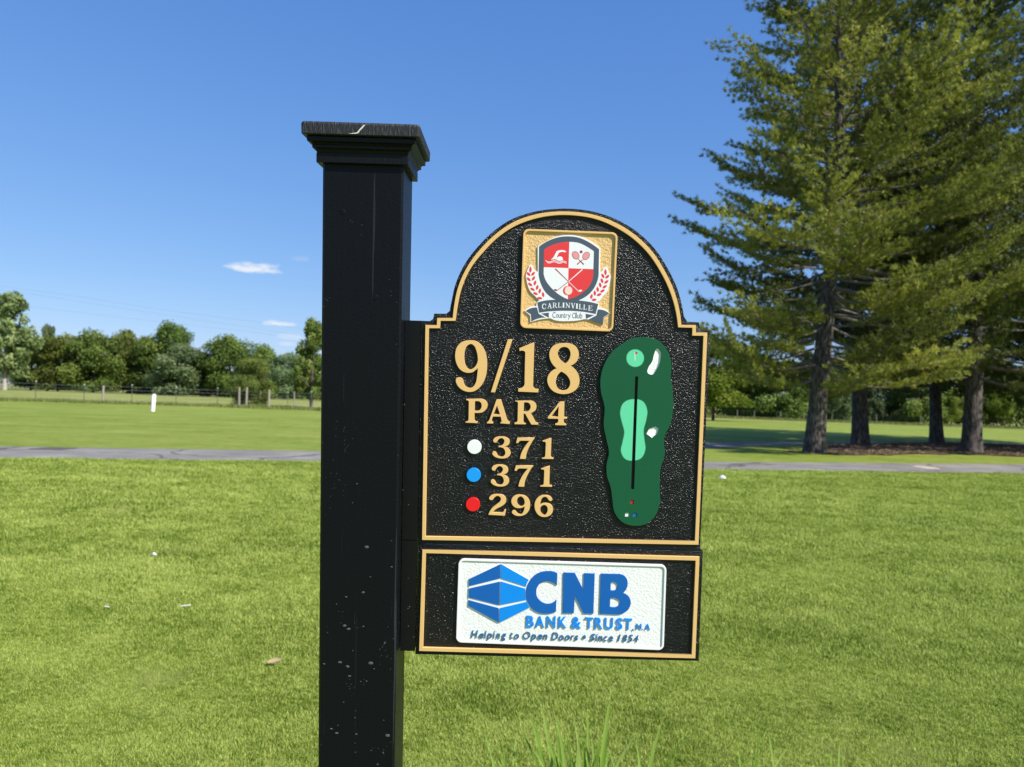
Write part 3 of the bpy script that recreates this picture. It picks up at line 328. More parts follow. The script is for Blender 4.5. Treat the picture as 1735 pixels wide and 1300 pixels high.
def sample(c, k=5):
    n = len(c); out = []
    for i in range(n):
        p0 = c[i-1]; p1 = c[i]; p2 = c[(i+1) % n]; p3 = c[(i+2) % n]
        out.append((p1[0], p1[1]))
        if p1[2] and p2[2]: continue
        A = np.array(p1[:2], float); B = np.array(p2[:2], float); ln = np.linalg.norm(B-A)
        if ln < .6: continue
        def tan(pm, p, pn):
            pm = np.array(pm[:2], float); p = np.array(p[:2], float); pn = np.array(pn[:2], float)
            d1 = np.linalg.norm(p-pm)+1e-6; d2 = np.linalg.norm(pn-p)+1e-6
            t = (p-pm)/d1*d2/(d1+d2)+(pn-p)/d2*d1/(d1+d2); return t/(np.linalg.norm(t)+1e-9)*ln
        t1 = tan(p0, p1, p2) if not p1[2] else None; t2 = tan(p1, p2, p3) if not p2[2] else None
        if t1 is None: t1 = 2*(B-A)-t2; t1 = t1/(np.linalg.norm(t1)+1e-9)*ln
        if t2 is None: t2 = 2*(B-A)-t1; t2 = t2/(np.linalg.norm(t2)+1e-9)*ln
        for j in range(1, k):
            u = j/k; h = 2*u**3-3*u*u+1, u**3-2*u*u+u, -2*u**3+3*u*u, u**3-u*u
            q = h[0]*A+h[1]*t1+h[2]*B+h[3]*t2; out.append((q[0], q[1]))
    return out
DG = None
def to_sign(me, yfront):
    """mesh drawn in XY (mm), extruded about Z -> sign space, its front at local y = yfront"""
    n = len(me.vertices); co = np.empty(n*3, np.float32); me.vertices.foreach_get('co', co); co = co.reshape(-1, 3)
    zmax = co[:, 2].max()
    o = np.stack([co[:, 0]/1000, yfront+(zmax-co[:, 2])/1000, co[:, 1]/1000], 1)
    me.vertices.foreach_set('co', o.astype(np.float32).ravel()); me.update(); return me
FACE = 0.045          # local y of the raised faces of the sign; larger y is further from the viewer
def plate(name, contours, front, thick, mat, parent, bevel=0.25, raw=False, **k):
    """front, thick in mm; front measured behind FACE"""
    cu = bpy.data.curves.new(name, 'CURVE'); cu.dimensions = '2D'; cu.fill_mode = 'BOTH'
    flat = []
    for c in contours:
        if isinstance(c[0], list): flat += c
        else: flat.append(c)
    for c in flat:
        P = c if raw else sample(c)
        s = cu.splines.new('POLY'); s.points.add(len(P)-1); s.use_cyclic_u = True
        s.points.foreach_set('co', [float(v) for p in P for v in (p[0], p[1], 0, 1)])
    if thick > 1.5 and bevel:
        cu.extrude = thick/2-bevel; cu.bevel_depth = bevel; cu.bevel_resolution = 1; cu.offset = -bevel
    else: cu.extrude = thick/2
    o = bpy.data.objects.new(name+'_tmp', cu); COL.objects.link(o)
    dg = bpy.context.evaluated_depsgraph_get(); me = bpy.data.meshes.new_from_object(o.evaluated_get(dg))
    bpy.data.objects.remove(o); bpy.data.curves.remove(cu)
    to_sign(me, FACE+front/1000); me.name = name; me.materials.clear()
    return link(name, me, mat, parent, **k)
_glyph = {}
def glyph(ch, shear, off, thick):
    key = (ch, shear, off, thick)
    if key not in _glyph:
        cu = bpy.data.curves.new('glyph', 'FONT'); cu.body = ch; cu.size = 10; cu.shear = shear; cu.offset = off; cu.extrude = .5; cu.resolution_u = 4
        o = bpy.data.objects.new('glyph_tmp', cu); COL.objects.link(o)
        dg = bpy.context.evaluated_depsgraph_get(); me = bpy.data.meshes.new_from_object(o.evaluated_get(dg))
        bpy.data.objects.remove(o); bpy.data.curves.remove(cu)
        n = len(me.vertices); co = np.empty(n*3, np.float32); me.vertices.foreach_get('co', co); co = co.reshape(-1, 3)
        lo, hi = co.min(0), co.max(0); co = (co-lo)/(hi-lo+1e-9); me.vertices.foreach_set('co', co.ravel()); _glyph[key] = (me, co.copy())
    return _glyph[key]
def letters(name, boxes, front, thick, mat, parent, shear=0, off=0.0):
    for ch, x0, z0, x1, z1 in boxes:
        me, co = glyph(ch, shear, off, thick); me = me.copy()
        c = np.stack([x0+co[:, 0]*(x1-x0), z0+co[:, 1]*(z1-z0), co[:, 2]*thick], 1)
        me.vertices.foreach_set('co', c.astype(np.float32).ravel()); to_sign(me, FACE+front/1000); me.materials.clear()
        link(name, me, mat, parent)
SER = {  # serif capitals as strokes in a unit box: (x0,z0,x1,z1,width)
 'C': [(.88, .72, .72, .93, .1), (.72, .93, .45, .97, .12), (.45, .97, .18, .78, .18), (.18, .8, .1, .5, .2), (.1, .5, .18, .2, .2), (.18, .22, .45, .03, .18), (.45, .03, .75, .07, .12), (.75, .07, .92, .28, .1), (.9, .62, .9, .98, .08)],
 'A': [(.5, .98, .2, .06, .1), (.46, .98, .84, .06, .2), (.28, .34, .7, .34, .08), (.02, .03, .36, .03, .07), (.6, .03, 1.0, .03, .07)],
 'R': [(.22, .03, .22, .97, .18), (.0, .97, .6, .97, .07), (.6, .95, .78, .75, .16), (.78, .76, .6, .52, .16), (.6, .52, .25, .5, .08), (.5, .5, .9, .05, .18), (.02, .03, .42, .03, .07), (.85, .04, 1.0, .04, .07)],
 'L': [(.28, .03, .28, .97, .2), (.04, .97, .54, .97, .07), (.04, .04, .95, .04, .09), (.93, .02, .97, .3, .08)],
 'I': [(.5, .03, .5, .97, .36), (.05, .97, .95, .97, .07), (.05, .03, .95, .03, .07)],
 'N': [(.18, .03, .18, .97, .09), (.14, .97, .82, .05, .2), (.84, .0, .84, .97, .09), (.0, .97, .3, .97, .07), (.02, .03, .34, .03, .07), (.68, .97, 1.0, .97, .07)],
 'V': [(.18, .97, .5, .03, .2), (.82, .97, .52, .03, .09), (.0, .97, .38, .97, .07), (.66, .97, 1.0, .97, .07)],
 'E': [(.24, .03, .24, .97, .2), (.04, .97, .85, .96, .08), (.04, .04, .95, .04, .09), (.3, .52, .66, .52, .08), (.86, .98, .88, .75, .08), (.93, .02, .98, .28, .08), (.66, .4, .66, .64, .07)]}
def serif(name, boxes, front, mat, parent):
    for ch, x0, z0, x1, z1 in boxes:
        b = MB(); wd = x1-x0; h = z1-z0
        for i, (a, c, d, e, t) in enumerate(SER[ch]):
            A = Vector((x0+a*wd, z0+c*h)); B = Vector((x0+d*wd, z0+e*h)); dd = (B-A).normalized(); nn = Vector((-dd.y, dd.x))*t*h*.42
            y = FACE+(front-.012*i)/1000
            b.add([(q.x/1000, y, q.y/1000) for q in (A-nn, A+nn, B+nn, B-nn)], [(0, 3, 2, 1)])
        b.build(name, mat, parent)
def pts(n, i=0): return [(p[0], p[1]) for p in S[n][i]]
# ---------------------------------------------------------------- the tee sign
SR = Matrix(((0.9997577949, -0.0210866733, 0.0063010893), (0.0216037876, 0.9949326832, -0.0981948681), (-0.0041985565, 0.0983072121, 0.9951472575)))
sign = empty('golf_tee_sign', label='black wooden golf hole sign on a tall capped square post, gold bordered panels', cat='sign')
SM = Matrix.Translation((-0.2675729, 1.3607580, 1.4800422)) @ SR.to_4x4()
# the thing's own origin sits at the foot of the post
FOOT = Vector((0, .07, -1.50)); sign.matrix_world = SM @ Matrix.Translation(FOOT)
class _Off:   # children are drawn in panel coordinates and shifted to the foot of the post
    pass
_children_start = len(bpy.data.objects)
def sgn(o): return o
# post
b = MB(); cw = .004
prof = [(-.0695+cw, 0), (.0700-cw, 0), (.0700, cw), (.0700, .14-cw), (.0700-cw, .14), (-.0695+cw, .14), (-.0695, .14-cw), (-.0695, cw)]
zs = [-1.56]+[(-1.5+i*.1) for i in range(19)]+[.43]
V = [(x, y, z) for z in zs for x, y in prof]; n = 8
b.add(V, [(i*n+k, i*n+(k+1) % n, (i+1)*n+(k+1) % n, (i+1)*n+k) for i in range(len(zs)-1) for k in range(n)]+[tuple(range(n))[::-1]])
post = b.build('post', post_paint, sign)
# cap: stacked mouldings, each overhanging the one below it
def ring(b, levels, ch=.0015):
    V = []; 
    for h, z in levels:
        x0, x1, y0, y1 = -.0695-h, .0700+h, -h, .14+h
        V += [(x0+ch, y0, z), (x1-ch, y0, z), (x1, y0+ch, z), (x1, y1-ch, z), (x1-ch, y1, z), (x0+ch, y1, z), (x0, y1-ch, z), (x0, y0+ch, z)]
    L_ = len(levels)
    b.add(V, [(i*8+k, i*8+(k+1) % 8, (i+1)*8+(k+1) % 8, (i+1)*8+k) for i in range(L_-1) for k in range(8)]+[tuple(range(8))[::-1], tuple((L_-1)*8+k for k in range(8))])
cap = MB(); ring(cap, [(.0086, .4265), (.0090, .4275), (.0090, .4425), (.0082, .443)]); cap = cap.build('cap', cap_paint, sign)
c1 = MB(); ring(c1, [(.0082, .4432), (.0088, .4455), (.0105, .448), (.0130, .4497), (.0148, .450), (.0150, .4545), (.0145, .455)]); c1.build('moulding', cap_paint, cap)
c2 = MB(); ring(c2, [(.0145, .4552), (.0160, .4568), (.0185, .4585), (.0215, .4592), (.0222, .4600), (.0224, .4665), (.0215, .4685)]); c2.build('moulding', cap_paint, cap)
c3 = MB(); ring(c3, [(.0285, .4687), (.0300, .4700), (.0303, .4860), (.0290, .4895), (.0255, .4905), (.01, .494)], .004); c3.build('cap_board', end_grain, cap)
# chip of bare wood on the cap board's front edge
ch = [(-.0195, .4705), (-.007, .4708), (-.003, .4722), (.0, .4765), (.0035, .4798), (.0085, .486), (.0055, .4858), (.001, .481), (-.0025, .4768), (-.0048, .4738), (-.0075, .4726), (-.013, .4718)]
mesh_obj('wood_chip', [(x, -.0307, z) for x, z in ch]+[(x, -.0302, z) for x, z in ch], [tuple(range(len(ch)))[::-1]]+[(i, (i+1) % 12, 12+(i+1) % 12, 12+i) for i in range(12)], bare_wood, cap)
# nail heads pushed into the face
for x, z in ((-.0345, .345), (.0245, .199)):
    nb = MB(); nb.tube([(x, .0005, z), (x, -.0004, z), (x, -.0009, z)], [.0055, .0055, .0038], 12); nb.build('nail_head', post_paint, post, smooth=False)
# filler boards between the post and the two panels
for (x0, x1, z0, z1) in ((.0716, .0997, -.246, .1605), (.0716, .0985, -.4585, -.2475)):
    b = MB(); b.box(((x0+x1)/2, FACE+.0255, (z0+z1)/2), ((x1-x0)/2, .021, (z1-z0)/2)); b.build('filler_board', smooth_black, sign)
BF = 4.8    # board face lies this many mm behind the raised faces
mp = plate('main_panel', [S['board_out']], BF, 40, black_stucco, sign, .8)
lp = plate('sponsor_panel', [S['lowboard']], BF, 40, black_stucco, sign, .8)
plate('border', [S['frame_out'], S['frame_in']], 0, BF+.3, gold_paint, mp, .3)
plate('border', [S['low_out'], S['low_in']], 0, BF+.3, gold_paint, lp, .3)
for nme in ('nine', 'one', 'eight', 'three_a', 'seven_a', 'one_a', 'three_b', 'seven_b', 'one_b', 'two_c', 'nine_c', 'six_c', 'four'): plate('digit', S[nme], 0, BF+.3, gold_paint, mp)
plate('slash', S['slash'], 0, BF+.3, gold_paint, mp)
for nme in 'PAR': plate('letter', S[nme], 0, BF+.3, gold_paint, mp)
def circ(cx, cz, r, k=40): return [(cx+r*math.cos(2*math.pi*i/k), cz+r*math.sin(2*math.pi*i/k)) for i in range(k)]
for (x, z), mt, lb in zip(S['dots'], (white_dot, blue_dot, red_dot), ('white', 'blue', 'red')): plate('tee_dot', [circ(x, z, 13.1)], 0, BF+.3, mt, mp, .4, raw=True, label=lb+' round dot beside a yardage')
# course map
cm = plate('course_map', [S['map'], S['bean'], S['hexbunk'], S['slot'], S['tee_r'], S['tee_w'], S['tee_b']], 0, BF+.3, map_green, sign, .15)
floor = white_stucco
def shrink(c, f):
    cx = sum(p[0] for p in c)/len(c); cz = sum(p[1] for p in c)/len(c); return [(cx+(p[0]-cx)*f, cz+(p[1]-cz)*f, p[2]) for p in c]
for nme in ('bean', 'hexbunk'):
    plate('sand_bunker', [shrink(S[nme][0], 1.03)], 2.4, .8, floor, cm, 0)
    # white painted wall of the pocket
    P = sample(S[nme][0]); kk = len(P)
    mesh_obj('bunker_wall', [(p[0]/1000, FACE+.0004, p[1]/1000) for p in P]+[(p[0]*.97/1000+sum(q[0] for q in P)/kk*.03/1000, FACE+.0025, p[1]*.97/1000+sum(q[1] for q in P)/kk*.03/1000) for p in P], [(i, (i+1) % kk, kk+(i+1) % kk, kk+i) for i in range(kk)], white_paint, cm)
plate('range_slot', [shrink(S['slot'][0], 1.02)], 3.3, .4, slot_black, cm, 0)
for nme, mt in (('tee_r', dark_red), ('tee_w', white_paint), ('tee_b', tee_blue)): plate('tee_box', [shrink(S[nme][0], 1.05)], 1.6, .5, mt, cm, 0)
def clip(poly, a, b_, side):
    out = []
    def sd(p): return ((b_[0]-a[0])*(p[1]-a[1])-(b_[1]-a[1])*(p[0]-a[0]))*side
    for i in range(len(poly)):
        p, q = poly[i-1], poly[i]; dp, dq = sd(p), sd(q)
        if dp*dq < 0: u = dp/(dp-dq); out.append((p[0]+(q[0]-p[0])*u, p[1]+(q[1]-p[1])*u))
        if dq >= 0: out.append(q)
    return out
s0, s1, s2, s3 = [p[:2] for p in S['slot'][0]]
for i, (mt, grow) in enumerate(((map_l1, 1.0), (map_l2, .5), (map_l3, -.1))):
    for nme in ('fair', 'green'):
        P = sample(S[nme][0]); kk = len(P); Q = []
        for j in range(kk):
            t = Vector((P[(j+1) % kk][0]-P[j-1][0], P[(j+1) % kk][1]-P[j-1][1])).normalized()
            Q.append((P[j][0]-t.y*grow, P[j][1]+t.x*grow))
        if nme == 'fair':
            for a_, b_, sd in ((s0, s3, -1), (s1, s2, 1)):
                q = clip(Q, a_, b_, sd)
                if len(q) > 3: plate('fairway', [q], -.05-.08*i, .06, mt, cm, 0, raw=True)
        else: plate('putting_green', [Q], -.05-.08*i, .06, mt, cm, 0, raw=True)
plate('flag_pole', [S['pole']], -.5, .15, white_paint, cm, 0); plate('flag', [S['flag']], -.5, .2, dark_red, cm, 0)
# crest
cp = plate('crest_plaque', [S['crest_in']], 3.0, 1.2, gold_stucco, sign, 0)
plate('crest_rim', [S['crest_out'], S['crest_in']], -1.2, BF+1.4, gold_paint, cp, .5, raw=False)
em = plate('emblem', [S['emblem']], .2, 3.4, white_print, sign, .3)
E0 = .12
def pr(name, key, lay, mt, raw=False, idx=None): return plate(name, S[key] if idx is None else [list(S[key][idx])], E0-.07*lay, .04, mt, em, 0, raw=raw)
pr('shield_band', 'shield', 0, slate_print); pr('shield_field', 'shield_in', 1, white_print)
pr('red_quarter', 'q_red1', 2, red_print); pr('red_quarter', 'q_red2', 2, red_print)
pr('swimmer', 'swim', 3, white_print); pr('wave', 'wave1', 4, white_print); pr('wave', 'wave2', 4, white_print)
for sd in 'lr': pr('racket', 'rack_'+sd, 3, dark_red_print); pr('racket_strings', 'rack_'+sd+'i', 4, pink_print); pr('racket_handle', 'rh_'+sd, 5 if sd == 'l' else 6, dark_red_print)
pr('tennis_ball', 'tball', 3, dark_red_print)
pr('golf_club', 'club_a', 3, dark_red_print); pr('golf_club', 'club_b', 4, white_print); pr('club_head', 'head_b', 5, white_print)
pr('golf_club', 'club_c', 5, white_print); pr('golf_club', 'club_d', 6, dark_red_print); pr('club_head', 'head_d', 6, dark_red_print)
pr('golf_ball', 'gball', 6, red_print); pr('golf_ball_shine', 'gball_i', 7, pale_ball)
pr('ribbon', 'ribbon', 2, slate_print)
pr('ribbon_tail', 'tail_l', 0, slate_print); pr('ribbon_tail', 'tail_r', 0, slate_print); pr('ribbon_fold', 'fold_l', 1, slate_print); pr('ribbon_fold', 'fold_r', 1, slate_print)
for sd in 'lr':
    for i in range(len(S['leaves_'+sd])): pr('wreath_leaf', 'leaves_'+sd, 1, red_print, idx=i)
serif('letter', S['club1'], E0-.4, white_print, em)
letters('letter', S['club2'], E0-.1, .04, slate_print, em, 0, .0)
# sponsor plaque
spq = plate('sponsor_plaque', [S['spon_in']], 1.6, 2.6, white_stucco, sign, 0)
plate('plaque_rim', [S['spon_out'], S['spon_in']], -.9, BF+1.1, white_paint, spq, .6)
hx = plate('logo_base', [S['hexbase']], .5, 1.2, white_paint, spq, 0)
for i in range(1, 7): plate('logo_facet', S['slab%d' % i], -.9, 1.6, logo_dark if i % 2 else logo_lite, spq, .12)
for nme in 'CNB': plate('letter', S[nme], -.9, 2.7, logo_dark, spq, .25)
letters('letter', S['bank_text'][:10], -.9, 2.7, logo_lite, spq, 0, .13)
letters('letter', S['bank_text'][10:], -.8, 2.6, logo_lite, spq, 0, .05)
letters('letter', S['slogan'], -.7, 2.5, text_navy, spq, .22, .03)
for o in sign.children: o.location = -FOOT
# drops of dried mud on the low part of the post, as small raised dabs
rnd = random.Random(5)
mud = MT('dried_mud', (.085, .082, .075), .9).m
for i in range(26):
    z = -.08-.52*rnd.random()**.6; x = rnd.uniform(-.06, .062); r = rnd.choice((.0012, .0017, .0023, .0034))*rnd.uniform(.7, 1.1)
    k = 9; V = [(x, -.0011, z)]+[(x+r*rnd.uniform(.75, 1.25)*math.cos(2*math.pi*j/k)*1.25, -.0002, z+.75*r*rnd.uniform(.75, 1.25)*math.sin(2*math.pi*j/k)) for j in range(k)]
    mesh_obj('mud_spot', V, [(0, 1+(j+1) % k, 1+j) for j in range(k)], mud, post)
# ---------------------------------------------------------------- ground
a = MT('mown_lawn', rough=.85, spec=.12).world()
n1 = a.noise(.32, 4, .6); n2 = a.noise(3.2, 4, .65); n3 = a.noise(38, 3, .7, a.mapping((1, .55, 1))); n4 = a.noise(160, 2, .7)
streak = a.noise(.55, 4, .6, a.mapping((.3, 1.2, 1)))
f = a.math('ADD', a.math('ADD', a.math('MULTIPLY', n1, .22), a.math('MULTIPLY', n2, .26)), a.math('ADD', a.math('MULTIPLY', n3, .22), a.math('ADD', a.math('MULTIPLY', n4, .16), a.math('ADD', a.math('MULTIPLY', streak, .16), a.math('MULTIPLY', a.noise(1, 3, .55, a.mapping((.05, .42, 1))), .14)))))
c = a.ramp(f, [(.35, (.060, .105, .008)), (.465, (.130, .192, .016)), (.56, (.215, .275, .034)), (.70, (.36, .39, .10))])
a.color(c); a.bump(n3, .6, .03); a.bump(n4, .6, .012); lawn_m = a.m
V = []; F = []
xs = [-2500, -1200, -500, -200, -80, -30, -10, 0, 10, 30, 80, 200, 500, 1200, 2500]; ys = [-1500, -300, -50, 0, 10, 20, 40, 70, 120, 200, 400, 900, 3000]
for y in ys:
    for x in xs: V.append((x, y, gz(x, y) if abs(x) < 600 else gz(600*(1 if x > 0 else -1), y)))
nx = len(xs)
for j in range(len(ys)-1):
    for i in range(nx-1): F.append((j*nx+i, j*nx+i+1, (j+1)*nx+i+1, (j+1)*nx+i))
mesh_obj('lawn', V, F, lawn_m, kind='structure')
def sheet(name, poly, lift, mat, ragged=0, seed=1, step=.6, **k):
    rn = random.Random(seed); P = []
    for i in range(len(poly)):
        p, q = Vector(poly[i]), Vector(poly[(i+1) % len(poly)]); n = max(1, int((q-p).length/step))
        for j in range(n):
            w_ = p.lerp(q, j/n); P.append((w_.x+rn.uniform(-1, 1)*ragged, w_.y+rn.uniform(-1, 1)*ragged))
    cu = bpy.data.curves.new(name, 'CURVE'); cu.dimensions = '2D'; cu.fill_mode = 'BOTH'
    s = cu.splines.new('POLY'); s.points.add(len(P)-1); s.use_cyclic_u = True; s.points.foreach_set('co', [float(v) for p in P for v in (p[0], p[1], 0, 1)])
    o = bpy.data.objects.new('tmp', cu); COL.objects.link(o); dg = bpy.context.evaluated_depsgraph_get(); me = bpy.data.meshes.new_from_object(o.evaluated_get(dg))
    bpy.data.objects.remove(o)
    for v in me.vertices: v.co.z = gz(v.co.x, v.co.y)+lift
    me.materials.clear(); me.name = name; return link(name, me, mat, **k)
a = MT('asphalt', rough=.95, spec=.2).world()
f = a.math('ADD', a.math('MULTIPLY', a.noise(.7, 4, .6), .5), a.math('ADD', a.math('MULTIPLY', a.noise(22, 3, .7), .3), a.math('MULTIPLY', a.noise(.25, 3, .6, a.mapping((1, 6, 1))), .25)))
a.color(a.ramp(f, [(.35, (.16, .148, .128)), (.5, (.24, .222, .195)), (.66, (.34, .315, .27))])); a.bump(a.noise(60, 2), .5, .01)
wv = a.N.new('ShaderNodeVectorMath'); wv.operation = 'MULTIPLY_ADD'; wn = a.N.new('ShaderNodeTexNoise'); wn.inputs['Scale'].default_value = 1.1; a.L.new(a.co, wn.inputs[0]); a.L.new(wn.outputs[1], wv.inputs[0]); wv.inputs[1].default_value = (.9, .9, 0); a.L.new(a.co, wv.inputs[2])
crk = a.math('LESS_THAN', a.voro(.33, wv.outputs[0], 'DISTANCE_TO_EDGE'), .012)
a.color(a.mix(a.math('MULTIPLY', crk, .75), a.b.inputs['Base Color'].links[0].from_socket, (.07, .065, .055))); asphalt = a.m
near = [(-60, 0), (-40, 6), (-24, 11.2), (-10.22, 15.43), (-4.33, 17.39), (4.88, 19.02), (14.37, 21.56), (30, 26.5), (70, 40)]
far = [(-62, 3), (-41, 8.8), (-25, 14.2), (-12.13, 18.31), (-5.1, 20.48), (5.58, 21.76), (17.43, 26.15), (32, 31), (71, 44)]
sheet('cart_path', near+far[::-1], .008, asphalt, .045, 3, .35, kind='structure')
def G(px, py):
    d = fw+rt*((px-867.5)/1303)-up*((py-650)/1303); t = -CAM.z/(d.z+K*d.x); p = CAM+d*t; return (p.x, p.y)
p2 = [(3.2, 25.6), (7.6, 29.3), (10.6, 33.0), (15.0, 37.0), (23.4, 42.2), (34, 47), (60, 56), (60, 59), (34, 49.6), (23.4, 44.6), (15.3, 39.8), (10.4, 36.0), (7.2, 32.6), (3.4, 28.6)]
sheet('side_path', p2, .006, asphalt, .06, 4, .5, kind='structure')
a = MT('pine_straw', rough=.95, spec=.1).world()
f = a.math('ADD', a.math('MULTIPLY', a.noise(1.2, 4, .65), .55), a.math('MULTIPLY', a.noise(14, 3, .7), .45))
a.color(a.ramp(f, [(.38, (.07, .085, .025)), (.47, (.075, .055, .035)), (.58, (.14, .10, .065)), (.70, (.24, .175, .12))])); a.bump(a.noise(20, 3), 1, .06); straw = a.m
bed = [(10.2, 28.1), (11.5, 27.7), (13.2, 28.3), (15.5, 30.0), (19, 31.6), (23, 31.2), (27, 31.6), (34, 35), (42, 41), (44, 47), (34, 47), (26, 45.5), (22, 43), (18.6, 39.2), (15.6, 37.4), (14, 34.5), (12.6, 30.6), (10.8, 29.6)]
sheet('pine_straw_bed', bed, .014, straw, .28, 5, .35, kind='structure')
# old needles and cones lying on the bed
rn = np.random.default_rng(8); nn = 14000
cand = np.stack([rn.uniform(10, 44, nn*3), rn.uniform(27.5, 47.5, nn*3)], 1)
def inside(P, poly):
    c = np.zeros(len(P), bool)
    for i in range(len(poly)):
        x0, y0 = poly[i-1]; x1, y1 = poly[i]
        k = ((y0 > P[:, 1]) != (y1 > P[:, 1])) & (P[:, 0] < (x1-x0)*(P[:, 1]-y0)/(y1-y0+1e-12)+x0); c ^= k
    return c
cand = cand[inside(cand, bed)][:nn]; cand[:, 0] += rn.normal(0, .25, len(cand))
th = rn.uniform(0, math.pi, len(cand)); L = rn.uniform(.08, .2, len(cand)); z = -K*cand[:, 0]+.02
d = np.stack([np.cos(th)*L, np.sin(th)*L, rn.uniform(-.01, .08, len(cand))], 1); pp = np.stack([-np.sin(th)*.012, np.cos(th)*.012, rn.uniform(0, .02, len(cand))], 1); c0 = np.stack([cand[:, 0], cand[:, 1], z], 1)
V = np.stack([c0-d+pp*0, c0+pp, c0+d], 1).reshape(-1, 3)
ma = MT('old_needles', rough=.9); ma.world(); ma.color(ma.ramp(ma.noise(9, 2), [(.35, (.11, .07, .04)), (.6, (.26, .175, .11)), (.75, (.42, .33, .23))]))
link('fallen_pine_needles', np_mesh('fallen_pine_needles', V, 3), ma.m, label='rust brown fallen needles littering the ground under the pines', cat='pine needles', kind='stuff')
# meadow beyond the fence
a = MT('meadow_grass', rough=.95, spec=.08).world()
f = a.math('ADD', a.math('MULTIPLY', a.noise(.05, 4, .6, a.mapping((1, 2, 1))), .5), a.math('ADD', a.math('MULTIPLY', a.noise(.6, 4, .7, a.mapping((1, .5, 1))), .3), a.math('MULTIPLY', a.noise(5, 3, .7), .25)))
a.color(a.ramp(f, [(.36, (.16, .21, .035)), (.48, (.26, .29, .065)), (.60, (.36, .36, .12)), (.75, (.48, .42, .2))])); a.bump(a.noise(3, 3), 1, .2); meadow_m = a.m
sheet('meadow', [(-160, 60), (-43, 67.5), (-26, 75), (-16, 72.5), (-8, 80), (-4, 130), (-10, 420), (-400, 420), (-400, 60)], .02, meadow_m, .3, 6, 1.5, kind='structure')
sheet('rough_margin', [(20, 100), (40, 108), (55, 116), (90, 118), (140, 118), (400, 130), (400, 500), (-10, 500), (4, 102)], .02, meadow_m, .5, 7, 1.5, kind='structure')
# ---------------------------------------------------------------- grass blades
def blade_verts(rn, base, ang, lean, h, w_, segs=2):
    d = np.array([math.cos(ang), math.sin(ang), 0]); s = np.array([-d[1], d[0], 0])*w_/2; pts_ = []
    for i in range(segs+1):
        t = i/segs; c = base+d*lean*t*t+np.array([0, 0, h*(t-.15*t*t*lean/h)]); pts_.append(c)
    F = []
    for i in range(segs):
        a_, b_ = pts_[i], pts_[i+1]; w0 = s*(1-i/segs*.55); w1 = s*(1-(i+1)/segs*.55) if i < segs-1 else s*.06
        F.append([a_-w0, a_+w0, b_+w1, b_-w1])
    return F
fg = MT('grass_blade', rough=.6, spec=.08)
at = fg.N.new('ShaderNodeAttribute'); at.attribute_name = 'tone'; oi = fg.N.new('ShaderNodeObjectInfo')
geo_ = fg.N.new('ShaderNodeNewGeometry'); mp_ = fg.N.new('ShaderNodeMapping'); mp_.inputs['Scale'].default_value = (.12, 1.1, 1); fg.L.new(geo_.outputs['Position'], mp_.inputs[0]); f = fg.math('ADD', fg.math('MULTIPLY', at.outputs['Fac'], .48), fg.math('ADD', fg.math('MULTIPLY', oi.outputs['Random'], .22), fg.math('ADD', fg.math('MULTIPLY', fg.noise(2.2, 3, .6, geo_.outputs['Position']), .34), fg.math('ADD', fg.math('MULTIPLY', fg.noise(.5, 3, .6, geo_.outputs['Position']), .12), fg.math('MULTIPLY', fg.noise(1.0, 3, .55, mp_.outputs[0]), .22)))))
cc = fg.ramp(f, [(.40, (.020, .058, .002)), (.54, (.078, .158, .005)), (.67, (.205, .305, .018)), (.83, (.66, .72, .21))])
dry = fg.math('MINIMUM', fg.math('MAXIMUM', fg.math('MULTIPLY', fg.math('SUBTRACT', fg.noise(.9, 4, .7, geo_.outputs['Position']), .60), 5.0), 0.0), .6)
cc = fg.mix(dry, cc, (.40, .42, .15))
fg.color(cc); tr = fg.N.new('ShaderNodeBsdfTranslucent'); fg.L.new(fg.mix(1.0, cc, (1, 1, .6), 'MULTIPLY'), tr.inputs[0]); ms = fg.N.new('ShaderNodeMixShader'); ms.inputs[0].default_value = .3
fg.L.new(fg.b.outputs[0], ms.inputs[1]); fg.L.new(tr.outputs[0], ms.inputs[2]); fg.L.new(ms.outputs[0], fg.out.inputs[0]); blade_m = fg.m
tufts = []
for t in range(3):
    rn = np.random.default_rng(20+t); Q = []; tn = []
    for i in range(16):
        r = .022*math.sqrt(rn.random()); th = rn.uniform(0, 6.28); F_ = blade_verts(rn, np.array([r*math.cos(th), r*math.sin(th), -.003]), rn.uniform(0, 6.28), rn.uniform(.003, .015), rn.uniform(.009, .024), rn.uniform(.0015, .0025))
        Q += F_; tn += [rn.random()]*len(F_)
    me = np_mesh('grass_tuft', np.array(Q).reshape(-1, 3), 4, np.array(tn))
    o = link('grass_tuft', me, blade_m, label='short mown tuft of lawn grass near the sign', cat='grass', kind='stuff'); o.location = (-.4+.3*t, 3.1, gz(0, 3)); tufts.append(o)
